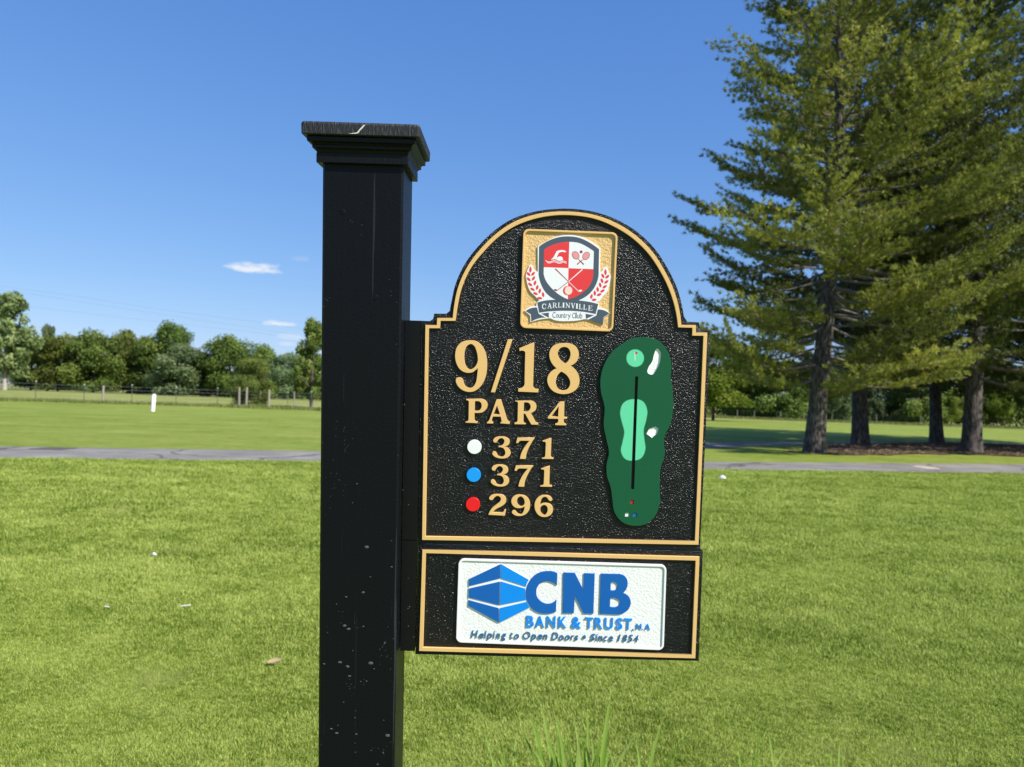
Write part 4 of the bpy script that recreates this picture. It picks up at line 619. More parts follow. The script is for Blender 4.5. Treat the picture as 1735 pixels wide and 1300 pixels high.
def scatter(name, P, scl, protos, **k):
    me = bpy.data.meshes.new(name); me.vertices.add(len(P)); me.vertices.foreach_set('co', P.astype(np.float32).ravel())
    at_ = me.attributes.new('size', 'FLOAT', 'POINT'); at_.data.foreach_set('value', scl.astype(np.float32))
    o = link(name, me, None, **k); ng = bpy.data.node_groups.new(name, 'GeometryNodeTree')
    ng.interface.new_socket('Geometry', in_out='INPUT', socket_type='NodeSocketGeometry'); ng.interface.new_socket('Geometry', in_out='OUTPUT', socket_type='NodeSocketGeometry')
    gi = ng.nodes.new('NodeGroupInput'); go = ng.nodes.new('NodeGroupOutput'); ip = ng.nodes.new('GeometryNodeInstanceOnPoints'); j = ng.nodes.new('GeometryNodeJoinGeometry')
    g2i = ng.nodes.new('GeometryNodeGeometryToInstance')
    for p_ in protos:
        oi_ = ng.nodes.new('GeometryNodeObjectInfo'); oi_.inputs['Object'].default_value = p_; oi_.inputs['As Instance'].default_value = True; oi_.transform_space = 'ORIGINAL'; ng.links.new(oi_.outputs['Geometry'], g2i.inputs[0])
    ng.links.new(gi.outputs[0], ip.inputs['Points']); ng.links.new(g2i.outputs[0], ip.inputs['Instance'])
    ip.inputs['Pick Instance'].default_value = True
    rv = ng.nodes.new('FunctionNodeRandomValue'); rv.data_type = 'INT'
    for s_ in rv.inputs:
        if s_.name == 'Max' and s_.type == 'INT': s_.default_value = len(protos)-1
        if s_.name == 'Min' and s_.type == 'INT': s_.default_value = 0
    io = [s_ for s_ in rv.outputs if s_.type == 'INT'][0]; ng.links.new(io, ip.inputs['Instance Index'])
    r2 = ng.nodes.new('FunctionNodeRandomValue'); r2.data_type = 'FLOAT_VECTOR'; r2.inputs['Seed'].default_value = 3
    vs = [s_ for s_ in r2.inputs if s_.type == 'VECTOR']; vs[0].default_value = (-.15, -.15, 0); vs[1].default_value = (.15, .15, 6.283)
    vo = [s_ for s_ in r2.outputs if s_.type == 'VECTOR'][0]; ng.links.new(vo, ip.inputs['Rotation'])
    na = ng.nodes.new('GeometryNodeInputNamedAttribute'); na.data_type = 'FLOAT'; na.inputs['Name'].default_value = 'size'
    fo = [s_ for s_ in na.outputs if s_.type == 'VALUE'][0]; ng.links.new(fo, ip.inputs['Scale'])
    ng.links.new(ip.outputs[0], go.inputs[0])
    md = o.modifiers.new('scatter', 'NODES'); md.node_group = ng; return o
rn = np.random.default_rng(1)
u = rn.random(330000); yy = 2.3*(26/2.3)**u                     # density falls with the square of the distance
xx = (rn.random(len(yy))*2-1)*(yy*.74+.5)
path_y = np.interp(xx, [p[0] for p in near], [p[1] for p in near])
keep = yy < path_y-.05; xx, yy = xx[keep], yy[keep]
P = np.stack([xx, yy, -K*xx], 1); scl = (.8+.45*rn.random(len(xx)))*np.clip(yy/4.2, .85, 2.6)
# patchiness: some parts of the lawn stand taller
scl *= 1+.28*np.sin(xx*1.7+np.sin(yy*1.3)*1.5)*np.sin(yy*1.1+.7*np.sin(xx*2.3))
scatter('lawn_grass', P, scl, tufts, label='short mown lawn grass in front of the cart path', cat='grass', kind='stuff')
# ---------------------------------------------------------------- tall grass at the foot of the sign
tall_m = MT('tall_grass_leaf', rough=.42, spec=.4)
at = tall_m.N.new('ShaderNodeAttribute'); at.attribute_name = 'tone'
cc = tall_m.ramp(at.outputs['Fac'], [(.0, (.10, .19, .02)), (.5, (.22, .36, .05)), (1, (.42, .52, .14))])
tall_m.color(cc); tr = tall_m.N.new('ShaderNodeBsdfTranslucent'); tall_m.L.new(cc, tr.inputs[0]); ms = tall_m.N.new('ShaderNodeMixShader'); ms.inputs[0].default_value = .35
tall_m.L.new(tall_m.b.outputs[0], ms.inputs[1]); tall_m.L.new(tr.outputs[0], ms.inputs[2]); tall_m.L.new(ms.outputs[0], tall_m.out.inputs[0])
def atd(px, py, y):
    d = fw+rt*((px-867.5)/1303)-up*((py-650)/1303); return CAM+d*(y/d.y)
def leaf_blade(base, tip, ctrl, w_, tone, parent):
    n = 9; V = []; F = []; base, tip, ctrl = Vector(base), Vector(tip), Vector(ctrl)
    for i in range(n):
        t = i/(n-1); p = base*(1-t)**2+ctrl*2*t*(1-t)+tip*t*t; tg = ((ctrl-base)*(1-t)+(tip-ctrl)*t).normalized()
        s = tg.cross(Vector((.25, -1, .1))).normalized(); nn = tg.cross(s); ww = w_/2*min(1, .55+t*2)*(1-t**3)+.0003
        V += [p-s*ww, p+nn*ww*.35, p+s*ww]
    for i in range(n-1): F += [(i*3, i*3+1, i*3+4, i*3+3), (i*3+1, i*3+2, i*3+5, i*3+4)]
    o = mesh_obj('blade', V, F, tall_m.m, parent, smooth=True); a_ = o.data.attributes.new('tone', 'FLOAT', 'POINT')
    a_.data.foreach_set('value', [min(1, tone+.25*(i//3)/n) for i in range(len(V))]); return o
def clump(label, cx, y, blades, group='tall grass clumps below the sign'):
    c = empty('grass_clump', (cx, y, gz(cx, y)), label=label, cat='grass clump', group=group)
    for j, (bx, tx, ty, w_, tone, bend) in enumerate(blades):
        yy_ = y+.04*math.sin(j*2.3); base = Vector((atd(bx, 1400, yy_).x, yy_, gz(cx, y))); tip = atd(tx, ty-16, yy_+.03*math.cos(j*1.7))
        h = tip.z-base.z; ctrl = base+Vector(((tip.x-base.x)*(.25-bend), 0, h*.72))
        o = leaf_blade(base-c.location, tip-c.location, ctrl-c.location, w_*1.4, tone, c)
        for q_ in range(2):
            rj = random.Random(j*7+int(cx*100)+q_*1000); tip2 = tip+Vector((rj.uniform(-.09, .11), rj.uniform(-.05, .05), -rj.uniform(.01, .10))); b2 = base+Vector((rj.uniform(-.03, .03), .02, 0)); leaf_blade(b2-c.location, tip2-c.location, ctrl+Vector((rj.uniform(-.02, .02), 0, -.02))-c.location, w_*rj.uniform(.6, 1.1), rj.random()*.8, c)
clump('largest clump of long bright grass blades below the sign panels', .30, 2.25, [
 (952, 896, 1223, .013, .3, 0), (955, 914, 1203, .012, .55, 0), (975, 938, 1219, .013, .5, .1), (998, 995, 1211, .010, .45, -.1), (990, 1022, 1240, .011, .2, 0), (1012, 1036, 1189, .016, .5, .3),
 (1075, 1125, 1231, .012, .5, 0), (985, 960, 1262, .012, .1, .1), (1003, 983, 1251, .012, .15, .1), (1018, 1001, 1258, .010, .6, 0), (1040, 1027, 1283, .010, .35, .2), (1100, 1077, 1269, .010, .55, 0), (1065, 1028, 1281, .009, .6, .4),
 (960, 946, 1258, .011, .05, 0), (1050, 1146, 1287, .009, .2, -.5), (1030, 1022, 1262, .010, .4, 0), (992, 975, 1242, .009, .65, .1), (1008, 1012, 1275, .012, .1, 0), (968, 930, 1270, .012, .4, .05)])
clump('small pair of grass blades rising left of the largest clump', -.02, 2.3, [(868, 819, 1254, .010, .5, 0), (880, 842, 1270, .009, .35, 0), (850, 856, 1282, .008, .4, 0)])
clump('few grass blades right of the largest clump, a dark one leaning right', .66, 2.3, [(1262, 1290, 1248, .009, .05, 0), (1250, 1268, 1288, .008, .2, 0), (1330, 1301, 1253, .009, .6, 0)])
clump('lone grass blade furthest right below the sign', .95, 2.3, [(1412, 1424, 1266, .009, .5, 0), (1405, 1410, 1288, .008, .5, 0)])
# ---------------------------------------------------------------- small things on the lawn
g = G(1224, 811); dome = MB(); nR = 5
Vd = []; 
for i in range(nR):
    ph = i/nR*math.pi/2
    for k in range(16): Vd.append((.078*math.cos(ph)*math.cos(k*math.pi/8), .078*math.cos(ph)*math.sin(k*math.pi/8), .075*math.sin(ph)))
Vd.append((0, 0, .075)); Fd = [(i*16+k, i*16+(k+1) % 16, (i+1)*16+(k+1) % 16, (i+1)*16+k) for i in range(nR-1) for k in range(16)]+[((nR-1)*16+k, (nR-1)*16+(k+1) % 16, nR*16) for k in range(16)]
tm = mesh_obj('tee_marker', Vd, Fd, white_paint, None, True, label='small white dome tee marker on the lawn right of the sign', cat='tee marker'); tm.location = (g[0], g[1], gz(*g)-.005)
mk = MB(); mk.box((-.012, -.0745, .028), (.004, .002, .01)); mk.box((.006, -.0745, .028), (.004, .002, .01)); mk.build('number_mark', slate_print, tm)
g = G(259, 697); sb = MB(); sb.tube([(0, 0, -.1), (0.0, 0, .1), (.05, 0, 1.12), (.052, 0, 1.15)], [.13, .13, .13, .1], 14)
sk = sb.build('boundary_stake', white_paint, None, True, label='short thick white marker post standing alone before the fence', cat='marker post'); sk.location = (g[0], g[1], gz(*g))
def debris(name, px, py, w_, h_, ang, mat, label, cat):
    g = G(px, py); b_ = MB(); b_.box((0, 0, 0), (w_/2, h_/2, h_/2)); o = b_.build(name, mat, None, label=label, cat=cat); o.location = (g[0], g[1], gz(*g)+.022); o.rotation_euler = (0, .1, ang)
g = G(314, 1034); t_ = MB(); t_.tube([(-.034, -.012, 0), (.022, .008, .003), (.031, .011, .004)], [.0015, .0028, .0055], 8); o = t_.build('golf_tee', white_paint, None, True, label='white golf tee lying on the lawn left of the post', cat='golf tee'); o.location = (g[0], g[1], gz(*g)+.03)
g = G(181, 1034); t_ = MB(); t_.tube([(-.02, .008, 0), (.02, -.008, .001)], [.002, .003], 6); o = t_.build('golf_tee', white_paint, None, True, label='broken white golf tee half hidden in grass, left of the whole one', cat='golf tee'); o.location = (g[0], g[1], gz(*g)+.024)
g = G(261, 946); t_ = MB(); t_.tube([(-.02, .01, 0), (0, 0, .01), (.02, -.004, 0)], [.012, .014, .006], 7); o = t_.build('litter', white_paint, None, label='scrap of white litter on the lawn, farthest of the white bits', cat='litter'); o.location = (g[0], g[1], gz(*g)+.03)
dl = MT('dry_leaf', (.42, .30, .17), .8).m
g = G(465, 1132); V = []; F = []
for i in range(7):
    t = i/6; ww = .02*math.sin(math.pi*(t*.92+.04)); V += [(-.055+.11*t, -ww, .006+.02*t*t), (-.055+.11*t, 0, .002+.02*t*t), (-.055+.11*t, ww, .012+.02*t)]
for i in range(6): F += [(i*3, i*3+1, i*3+4, i*3+3), (i*3+1, i*3+2, i*3+5, i*3+4)]
o = mesh_obj('dry_leaf', V, F, dl, None, label='curled tan dead leaf lying on the lawn beside the post', cat='leaf'); o.location = (g[0], g[1], gz(*g)+.03); o.rotation_euler = (.2, 0, .15); o.scale = (.75, .75, .75)
a = MT('pale_sand', (.62, .50, .36), .95).world(); a.bump(a.noise(3, 3), 1, .1)
sand = a.m
def mound(px, py, lx, ly, h, label):
    g = G(px, py); V = []; F = []; rn_ = random.Random(4); nr, na_ = 5, 22; V.append((0, 0, h))
    for i in range(1, nr+1):
        for k in range(na_):
            r = i/nr*(1+.15*math.sin(k*1.7)+rn_.uniform(-.06, .06)); V.append((lx*r*math.cos(k*2*math.pi/na_), ly*r*math.sin(k*2*math.pi/na_), max(-.05, h*(1-(i/nr)**1.5)*(1+.3*math.sin(k*2.1)))))
    F += [(0, 1+k, 1+(k+1) % na_) for k in range(na_)]+[(1+i*na_+k, 1+(i+1)*na_+k, 1+(i+1)*na_+(k+1) % na_, 1+i*na_+(k+1) % na_) for i in range(nr-1) for k in range(na_)]
    o = mesh_obj('sand_mound', V, F, sand, None, True, label=label, cat='sand mound'); o.location = (g[0], g[1], gz(*g))
mound(1541, 719, 1.9, 1.6, .38, 'low pale heap of sand at the far edge of the lawn')
sp_ = [G(1545, 791), G(1558, 790.3), G(1592, 794), G(1591, 795.6), G(1570, 794.5)]
sheet('sand_spill', sp_, .013, sand, .05, 9, .2, label='small pale sandy smear on the cart path right of the sign', cat='sand')
# ---------------------------------------------------------------- wire fence on the left
wood = MT('weathered_wood', (.30, .26, .21), .9); wood.bump(wood.noise(12, 3), .6, .01); wood = wood.m
steel = MT('green_steel', (.10, .12, .09), .6).m; galv = MT('galvanised_wire', (.33, .34, .34), .5, .5, .6).m
fence = empty('wire_fence', (*G(60, 681), 0), label='long wire fence of mixed wooden and steel posts before the left trees', cat='fence')
fpx = [(-60, 678, 't', 1.8), (60, 680, 't', 1.75), (142, 683, 't', 1.6), (174, 684, 'w', 1.65), (223, 685, 't', 1.75), (298, 687, 't', 1.7), (368, 689, 't', 1.75), (405, 691, 'w', 1.95), (417, 691.5, 'w', 1.98), (441, 690.5, 'r', 1.75), (455, 693, 'w', 1.8), (487, 692, 't', 1.6), (498, 694, 'r', 1.75), (527, 695, 't', 1.7), (565, 697, 't', 1.7), (610, 699, 'w', 1.7), (660, 702, 't', 1.7), (720, 705, 't', 1.7)]
tops = []; fl = fence.location
for px, py, kd, h in fpx:
    x, y = G(px, py); z = gz(x, y); tops.append((x, y, z, h)); b_ = MB(); lx = random.Random(px).uniform(-.03, .03)
    if kd == 't': b_.box((x-fl.x, y-fl.y, z+h/2-.1), (.022, .02, h/2+.1)); o = b_.build('steel_post', steel, fence)
    else:
        r = .105 if kd == 'w' else .06; b_.tube([(x-fl.x, y-fl.y, z-.2), (x+lx-fl.x, y-fl.y, z+h-.03), (x+lx-fl.x, y-fl.y, z+h)], [r, r*.93, r*.7], 9); b_.build('wooden_post', wood, fence)
    if kd == 't': c_ = MB(); c_.box((x-fl.x, y-fl.y, z+h+.06), (.035, .03, .04)); c_.build('insulator_cap', white_paint, o)
for hh in (.3, .62, .95, 1.28, 1.6):
    b_ = MB()
    for q in range(2): pass
    b_.tube([(x-fl.x, y-.11-fl.y, z+min(hh, h-.05)) for x, y, z, h in tops], [.009]*len(tops), 4); b_.build('wire', galv, fence)
# farther fence at the foot of the left woods
fence2 = empty('wire_fence', (*G(111, 661), 0), label='distant low wire fence along the foot of the left woods', cat='fence'); fl2 = fence2.location; t2 = []
for px, py in [(0, 658.8), (38, 660), (72, 660.6), (111, 662), (165, 664), (205, 665.5), (258, 667.5)]:
    x, y = G(px, py); z = gz(x, y); t2.append((x, y, z)); b_ = MB(); b_.tube([(x-fl2.x, y-fl2.y, z-.1), (x-fl2.x, y-fl2.y, z+1.7)], [.12, .11], 7); b_.build('wooden_post', wood, fence2)
b_ = MB(); b_.tube([(x-fl2.x, y-.13-fl2.y, z+1.5) for x, y, z in t2], [.02]*len(t2), 4); b_.build('wire', galv, fence2)
# fence behind the right lawn
fence3 = empty('wire_fence', (*G(1322, 708), 0), label='thin fence at the far edge of the lawn under the right trees', cat='fence'); fl3 = fence3.location; t3 = []
for px, py in [(1190, 705), (1249, 707.5), (1278, 707.8), (1322, 709), (1362, 709.5), (1410, 711), (1485, 712), (1560, 714), (1640, 717), (1745, 721)]:
    x, y = G(px, py); x, y = x*min(1, 128/y), min(y, 128); z = gz(x, y); t3.append((x, y, z)); b_ = MB(); b_.tube([(x-fl3.x, y-fl3.y, z-.1), (x-fl3.x, y-fl3.y, z+1.5)], [.05, .045], 7); b_.build('wooden_post', wood, fence3)
for hh in (.5, .95, 1.4): b_ = MB(); b_.tube([(x-fl3.x, y-.08-fl3.y, z+hh) for x, y, z in t3], [.005]*len(t3), 4); b_.build('wire', steel, fence3)
x, y = G(1507, 713); b_ = MB(); b_.tube([(0, 0, -.2), (0.02, 0, 3), (.05, 0, 6.4), (.05, 0, 6.9)], [.17, .16, .14, .13], 10)
pole = b_.build('wooden_pole', MT('pale_pole_wood', (.42, .37, .31), .9).m, None, True, label='pale bare wooden pole standing before the far right trees', cat='pole'); pole.location = (x, y, gz(x, y))
# overhead wires
wm_ = MT('overhead_wire', (.25, .27, .30), .6).m
for (ptsl, lb) in (([(-200, 452), (0, 485), (110, 499), (275, 525), (430, 545), (700, 585)], 'uppermost faint overhead wire crossing the sky on the left'), ([(-200, 460), (0, 491), (110, 507), (275, 533), (430, 556), (700, 600)], 'middle faint overhead wire crossing the sky on the left'), ([(-200, 480), (0, 512), (52, 520), (275, 546), (430, 563), (700, 600)], 'lowest faint overhead wire crossing the sky on the left')):
    P_ = [atd(px, py, 105) for px, py in ptsl]; b_ = MB(); b_.tube([p-P_[0] for p in P_], [.010]*len(P_), 5); o = b_.build('overhead_wire', wm_, None, label=lb, cat='wire', group='overhead wires in the left sky'); o.location = P_[0]
# ---------------------------------------------------------------- deciduous trees
bark = MT('brown_bark', (.11, .088, .065), .95); bark.bump(bark.noise(6, 4, .65, bark.mapping((3, 3, .5))), 1, .06)
bark.color(bark.ramp(bark.noise(5, 4, .7, bark.mapping((3, 3, .4))), [(.35, (.045, .036, .03)), (.55, (.11, .09, .07)), (.7, (.22, .19, .155))])); bark = bark.m
pale_bark = MT('grey_bark', (.34, .30, .25), .9).m
FOL = {
 'dark': foliage('dark_green_leaves', (.05, .082, .016), (.135, .19, .034), (.26, .32, .07)),
 'mid': foliage('mid_green_leaves', (.07, .105, .02), (.185, .245, .048), (.32, .38, .11)),
 'olive': foliage('olive_leaves', (.07, .10, .02), (.18, .23, .045), (.30, .35, .09)),
 'lite': foliage('light_green_leaves', (.11, .15, .05), (.25, .31, .11), (.45, .50, .24)),
 'silver': foliage('silvery_green_leaves', (.07, .11, .04), (.16, .22, .09), (.30, .36, .17)),
 'lime': foliage('yellow_green_leaves', (.06, .10, .010), (.16, .23, .022), (.30, .36, .06)),
 'conifer': foliage('blue_green_needles', (.035, .05, .018), (.085, .11, .038), (.16, .185, .07), .15),
 'pine': foliage('sun_painted_pine_needles', (.045, .07, .014), (.255, .31, .060), (.55, .58, .14), .34, .25),  # front pine: sunlight painted into the needles as a lighter yellow green
 'shade_pine': foliage('shade_painted_pine_needles', (.028, .045, .012), (.10, .13, .031), (.24, .27, .075), .25, .25)}  # other pines: the same needles with shade painted in as darker colour
def crown_mesh(name, seed, n, shape='round', leaf=.30, lobes=26):
    """unit crown: radius 1, height 0..2; separate leaf faces gathered in uneven lobes"""
    rn = np.random.default_rng(seed); C_ = []; R_ = []
    for i in range(lobes):
        if shape == 'round':
            z = rn.uniform(.02, 1.76); rmax = math.sqrt(max(.03, 1-((z-.62)/1.28)**2))*.80; th = rn.uniform(0, 6.283); r = rmax*rn.uniform(.35, 1); R_.append(rn.uniform(.20, .36))
        elif shape == 'tall':
            z = rn.uniform(.1, 1.85); rmax = .72*(1-abs(z-.8)/1.35)**.7; th = rn.uniform(0, 6.283); r = rmax*rn.uniform(.2, 1); R_.append(rn.uniform(.10, .2)*(1.2 if lobes < 40 else 1))
        else:      # cone
            z = 1.9*(i+.5)/lobes; rmax = .85*(1-z/2.05)**.8; th = rn.uniform(0, 6.283); r = rmax*rn.uniform(.45, 1); R_.append(rn.uniform(.10, .2)*(1.25-z/2.2))
        C_.append((r*math.cos(th), r*math.sin(th), z))
    C_ = np.array(C_); R_ = np.array(R_)
    w_ = R_**2; idx = rn.choice(lobes, n, p=w_/w_.sum()); d = rn.normal(size=(n, 3)); d /= np.linalg.norm(d, axis=1)[:, None]
    rr_ = R_[idx]*(1.12-.62*rn.random(n)**1.1)*(1+.22*np.sin(d[:, 0]*9+idx)*np.sin(d[:, 1]*8+idx*2)*1)
    c = C_[idx]+d*rr_[:, None]*np.array([1, 1, .82]); c[:, 2] = np.maximum(c[:, 2], .02)
    # sub-clumping
    k = rn.choice(n, n//14); near_ = k[rn.integers(0, len(k), n)]; 
    nn = d*.7+rn.normal(size=(n, 3))*.65+np.array([0, 0, .35]); nn /= np.linalg.norm(nn, axis=1)[:, None]
    t = np.cross(nn, rn.normal(size=(n, 3))); t /= np.linalg.norm(t, axis=1)[:, None]; b_ = np.cross(nn, t)
    s = (leaf*rn.uniform(.55, 1.25, n)*.12)[:, None]
    V = np.stack([c-t*s*1.2, c-b_*s*.75+nn*s*.2, c+t*s*1.2, c+b_*s*.75+nn*s*.2], 1).reshape(-1, 3)
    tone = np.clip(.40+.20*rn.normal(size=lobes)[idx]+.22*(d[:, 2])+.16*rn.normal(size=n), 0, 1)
    return np_mesh(name, V, 4, tone)
CR = {'round': [crown_mesh('crown', 31+i, 20000, 'round', .28, 40+6*i) for i in range(4)], 'tall': [crown_mesh('crown', 41+i, 9000, 'tall', .30, 60) for i in range(2)], 'cone': [crown_mesh('crown', 51+i, 11000, 'cone', .26, 95) for i in range(2)], 'airy': [crown_mesh('crown', 61+i, 9000, 'tall', .34, 80) for i in range(2)], 'near': [crown_mesh('crown', 71, 26000, 'round', .22, 46)]}
def tree(px, py, top, hw, shape, fol, label, var=0, group=None, trunk=True, rot=0, tb=bark, base_frac=.10):
    x, y = G(px, py); cap_d = 205 if px < 900 else 150
    if y > cap_d: k_ = cap_d*(1-.10*((px*.618) % 1))/y; x, y = x*k_, y*k_
    z = gz(x, y); pt = atd(px, top, y); H = pt.z-z; Rr_ = hw/1303*y
    t = empty('tree', (x, y, z), label=label, cat='tree', group=group)
    me = CR[shape][var % len(CR[shape])]
    key = (me.name, fol)
    if key not in tree.cache:
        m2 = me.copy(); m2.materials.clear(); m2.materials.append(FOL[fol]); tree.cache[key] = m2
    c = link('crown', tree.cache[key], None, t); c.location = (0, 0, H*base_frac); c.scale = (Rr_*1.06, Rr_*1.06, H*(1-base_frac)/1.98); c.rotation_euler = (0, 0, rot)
    b_ = MB(); r = max(.12, H*.018); b_.tube([(0, 0, -.2), (.03*H*.1, 0, H*.25), (0, .02*H, H*.55), (0, 0, H*.85)], [r*1.15, r*.9, r*.55, r*.15], 8)
    rr0 = random.Random(int(px*7))
    for q in range(5):
        a_ = rr0.uniform(0, 6.28); h0 = H*rr0.uniform(.2, .55); L_ = Rr_*rr0.uniform(.5, .8); b_.tube([(0, 0, h0), (L_*.5*math.cos(a_), L_*.5*math.sin(a_), h0+L_*.35), (L_*math.cos(a_), L_*math.sin(a_), h0+L_*.8)], [r*.5, r*.3, r*.1], 5)
    b_.build('trunk', tb, t, True); return t
tree.cache = {}
GL = 'trees along the left skyline'; GR = 'trees beyond the lawn on the right'
LT = [
 (8, 661, 492, 62, 'airy', 'lite', 'light green airy tree cut by the left edge of the picture', 0, .12),
 (80, 657, 545, 20, 'airy', 'silver', 'thin pale treetop poking out behind the olive tree', 1, .2),
 (52, 661, 568, 34, 'round', 'olive', 'small olive tree tucked beside the airy tree at the left edge', 2, .05),
 (98, 660, 568, 46, 'round', 'olive', 'broad olive green tree right of the airy edge tree', 0, .03),
 (158, 662, 561, 52, 'round', 'dark', 'rounded dark green tree, third along the left skyline', 1, .03),
 (222, 661, 551, 46, 'round', 'olive', 'tall brownish green tree behind the small dark bushy one', 2, .05),
 (292, 661, 543, 42, 'round', 'dark', 'tallest dark green treetop rising behind the silvery tree', 3, .1),
 (258, 665, 580, 44, 'round', 'dark', 'dark tree filling the gap left of the silvery green tree', 0, .02),
 (304, 668, 584, 52, 'round', 'silver', 'broad silvery green tree in the middle of the left woods', 1, .02),
 (243, 668, 613, 28, 'round', 'olive', 'small bushy tree in front of the brownish green one', 3, .02),
 (352, 666, 592, 30, 'round', 'olive', 'smaller tree in the dip between silvery tree and tall dark tree', 2, .05),
 (388, 667, 561, 48, 'round', 'dark', 'tall dark green tree above the thick wooden fence posts', 2, .05),
 (436, 669, 585, 44, 'round', 'mid', 'mid green tree right of the tall dark one', 1, .03),
 (482, 671, 596, 40, 'round', 'silver', 'greyish green tree just left of the loose pointed tree', 3, .03),
 (366, 672, 632, 30, 'round', 'olive', 'low olive tree behind the pine with the wooden posts', 0, .02),
 (530, 671, 598, 42, 'round', 'mid', 'mid green tree mostly hidden behind the black sign post', 0, .03),
 (425, 690, 606, 40, 'near', 'olive', 'bushy pine standing right behind the thick wooden fence posts', 0, .04),
 (527, 692, 538, 44, 'tall', 'mid', 'loose pointed tree with an airy crown half hidden by the black post', 0, .08)]
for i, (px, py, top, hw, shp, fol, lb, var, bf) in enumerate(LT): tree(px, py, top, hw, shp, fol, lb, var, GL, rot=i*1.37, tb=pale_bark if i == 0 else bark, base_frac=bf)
# second conifer layer on the same tree line, hidden part of the row behind the sign
for i in range(7): tree(585+i*95, 673+i*3.8, 600+(i*37 % 23), 52, 'round', ('mid', 'dark', 'olive')[i % 3], ('mid green', 'dark green', 'olive')[i % 3]+' tree in the row hidden behind the sign, number %s from the post' % ('one', 'two', 'three', 'four', 'five', 'six', 'seven')[i], i, GL, rot=i*2.1, base_frac=.03)
RT = [
 (1208, 713, 575, 72, 'near', 'lime', 'sunlit yellow green maple touching the right edge of the sign', 0, .17),
 (1268, 707, 628, 42, 'round', 'olive', 'soft olive tree right of the sunlit maple', 1, .03),
 (1330, 708, 600, 52, 'round', 'mid', 'willowy mid green tree above the distant fence', 2, .02),
 (1300, 708.5, 650, 30, 'cone', 'olive', 'small feathery tree before the willowy one', 1, .02),
 (1382, 708, 612, 42, 'round', 'mid', 'green tree seen just left of the nearest pine trunk', 3, .02),
 (1425, 709, 615, 34, 'round', 'silver', 'grey green tree between the two left pine trunks', 0, .02),
 (1478, 711, 600, 34, 'cone', 'conifer', 'dark spruce just left of the pale wooden pole', 0, .02),
 (1518, 712, 604, 32, 'cone', 'conifer', 'dark spruce just right of the pale wooden pole', 1, .02),
 (1556, 711, 612, 40, 'round', 'mid', 'leafy green tree left of the third pine trunk', 2, .04),
 (1606, 714, 662, 20, 'round', 'lime', 'small bright yellow green sapling between two pine trunks', 1, .1),
 (1625, 712, 618, 46, 'round', 'dark', 'dark tree behind the bright sapling', 1, .08),
 (1690, 716, 652, 26, 'round', 'lime', 'small bright maple right of the fourth pine trunk', 3, .22),
 (1722, 719, 628, 40, 'round', 'mid', 'mid green tree with bare trunk at the right edge', 2, .22),
 (1672, 711, 600, 50, 'round', 'dark', 'dark tree far behind the fourth pine trunk', 0, .05),
 (1790, 716, 590, 60, 'round', 'dark', 'dark tree beyond the right edge of the picture', 1, .1)]
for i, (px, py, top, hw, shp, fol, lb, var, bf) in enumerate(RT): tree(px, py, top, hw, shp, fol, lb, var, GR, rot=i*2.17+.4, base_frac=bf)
# far wood closing the gaps
def belt(name, x0, x1, y0, y1, h0, h1, n, mat, seed, label):
    rn = np.random.default_rng(seed); nc = 130; cx = rn.uniform(x0, x1, nc); cy = rn.uniform(y0, y1, nc); hh = rn.uniform(h0, h1, nc); rr_ = rn.uniform(3, 5.5, nc)
    i = rn.integers(0, nc, n); d = rn.normal(size=(n, 3)); d /= np.linalg.norm(d, axis=1)[:, None]; d[:, 2] = np.abs(d[:, 2])
    u_ = rn.random(n)**.6; c = np.stack([cx[i]+d[:, 0]*rr_[i], cy[i]+d[:, 1]*rr_[i], -K*cx[i]+hh[i]*np.where(rn.random(n) < .5, u_*.8, .8+.2*d[:, 2])], 1)
    nn = d+rn.normal(size=(n, 3))*.6; nn /= np.linalg.norm(nn, axis=1)[:, None]; t = np.cross(nn, rn.normal(size=(n, 3))); t /= np.linalg.norm(t, axis=1)[:, None]; b_ = np.cross(nn, t); s = rn.uniform(.12, .24, n)[:, None]
    link(name, np_mesh(name, np.stack([c-t*s, c-b_*s, c+t*s, c+b_*s], 1).reshape(-1, 3), 4, np.clip(.22+.25*rn.normal(size=nc)[i]+.10*rn.normal(size=n), 0, 1)), mat, label=label, cat='woods', kind='stuff')
belt('far_woods', -230, -15, 225, 262, 6, 11.5, 130000, FOL['dark'], 3, 'far dark woods filling the gaps of the left skyline')
belt('far_woods', -30, 170, 145, 175, 4, 8.5, 170000, FOL['dark'], 4, 'far dark woods behind the trees on the right')
# rough grass along the fence feet
def rough_grass(name, line, n, h, seed, label, spread=.5):
    rn = np.random.default_rng(seed); L_ = np.array(line, float); sg = np.linalg.norm(np.diff(L_, axis=0), axis=1); cum = np.r_[0, np.cumsum(sg)]; u_ = rn.random(n)*cum[-1]
    x = np.interp(u_, cum, L_[:, 0])+rn.normal(0, spread, n); y = np.interp(u_, cum, L_[:, 1])+rn.normal(0, spread, n)
    clump_ = .5+.5*np.sin(u_*.9)*np.sin(u_*2.3+1); hh = h*rn.uniform(.4, 1.1, n)*(.5+clump_); a_ = rn.uniform(0, 6.28, n); b0 = np.stack([x, y, -K*x], 1); s = np.stack([np.cos(a_), np.sin(a_), 0*a_], 1)*.035; tp = b0+np.stack([rn.normal(0, .12, n), rn.normal(0, .12, n), hh], 1)
    link(name, np_mesh(name, np.stack([b0-s, b0+s, tp], 1).reshape(-1, 3), 3, rn.random(n)), FOL['rough'], label=label, cat='rough grass', kind='stuff')
FOL['rough'] = foliage('rough_grass', (.10, .15, .025), (.19, .23, .055), (.38, .36, .15), .3, .3)
rough_grass('rough_grass', [(x, y-.2) for x, y, z, h in tops], 26000, .30, 5, 'strip of unmown grass along the foot of the left fence', .8)
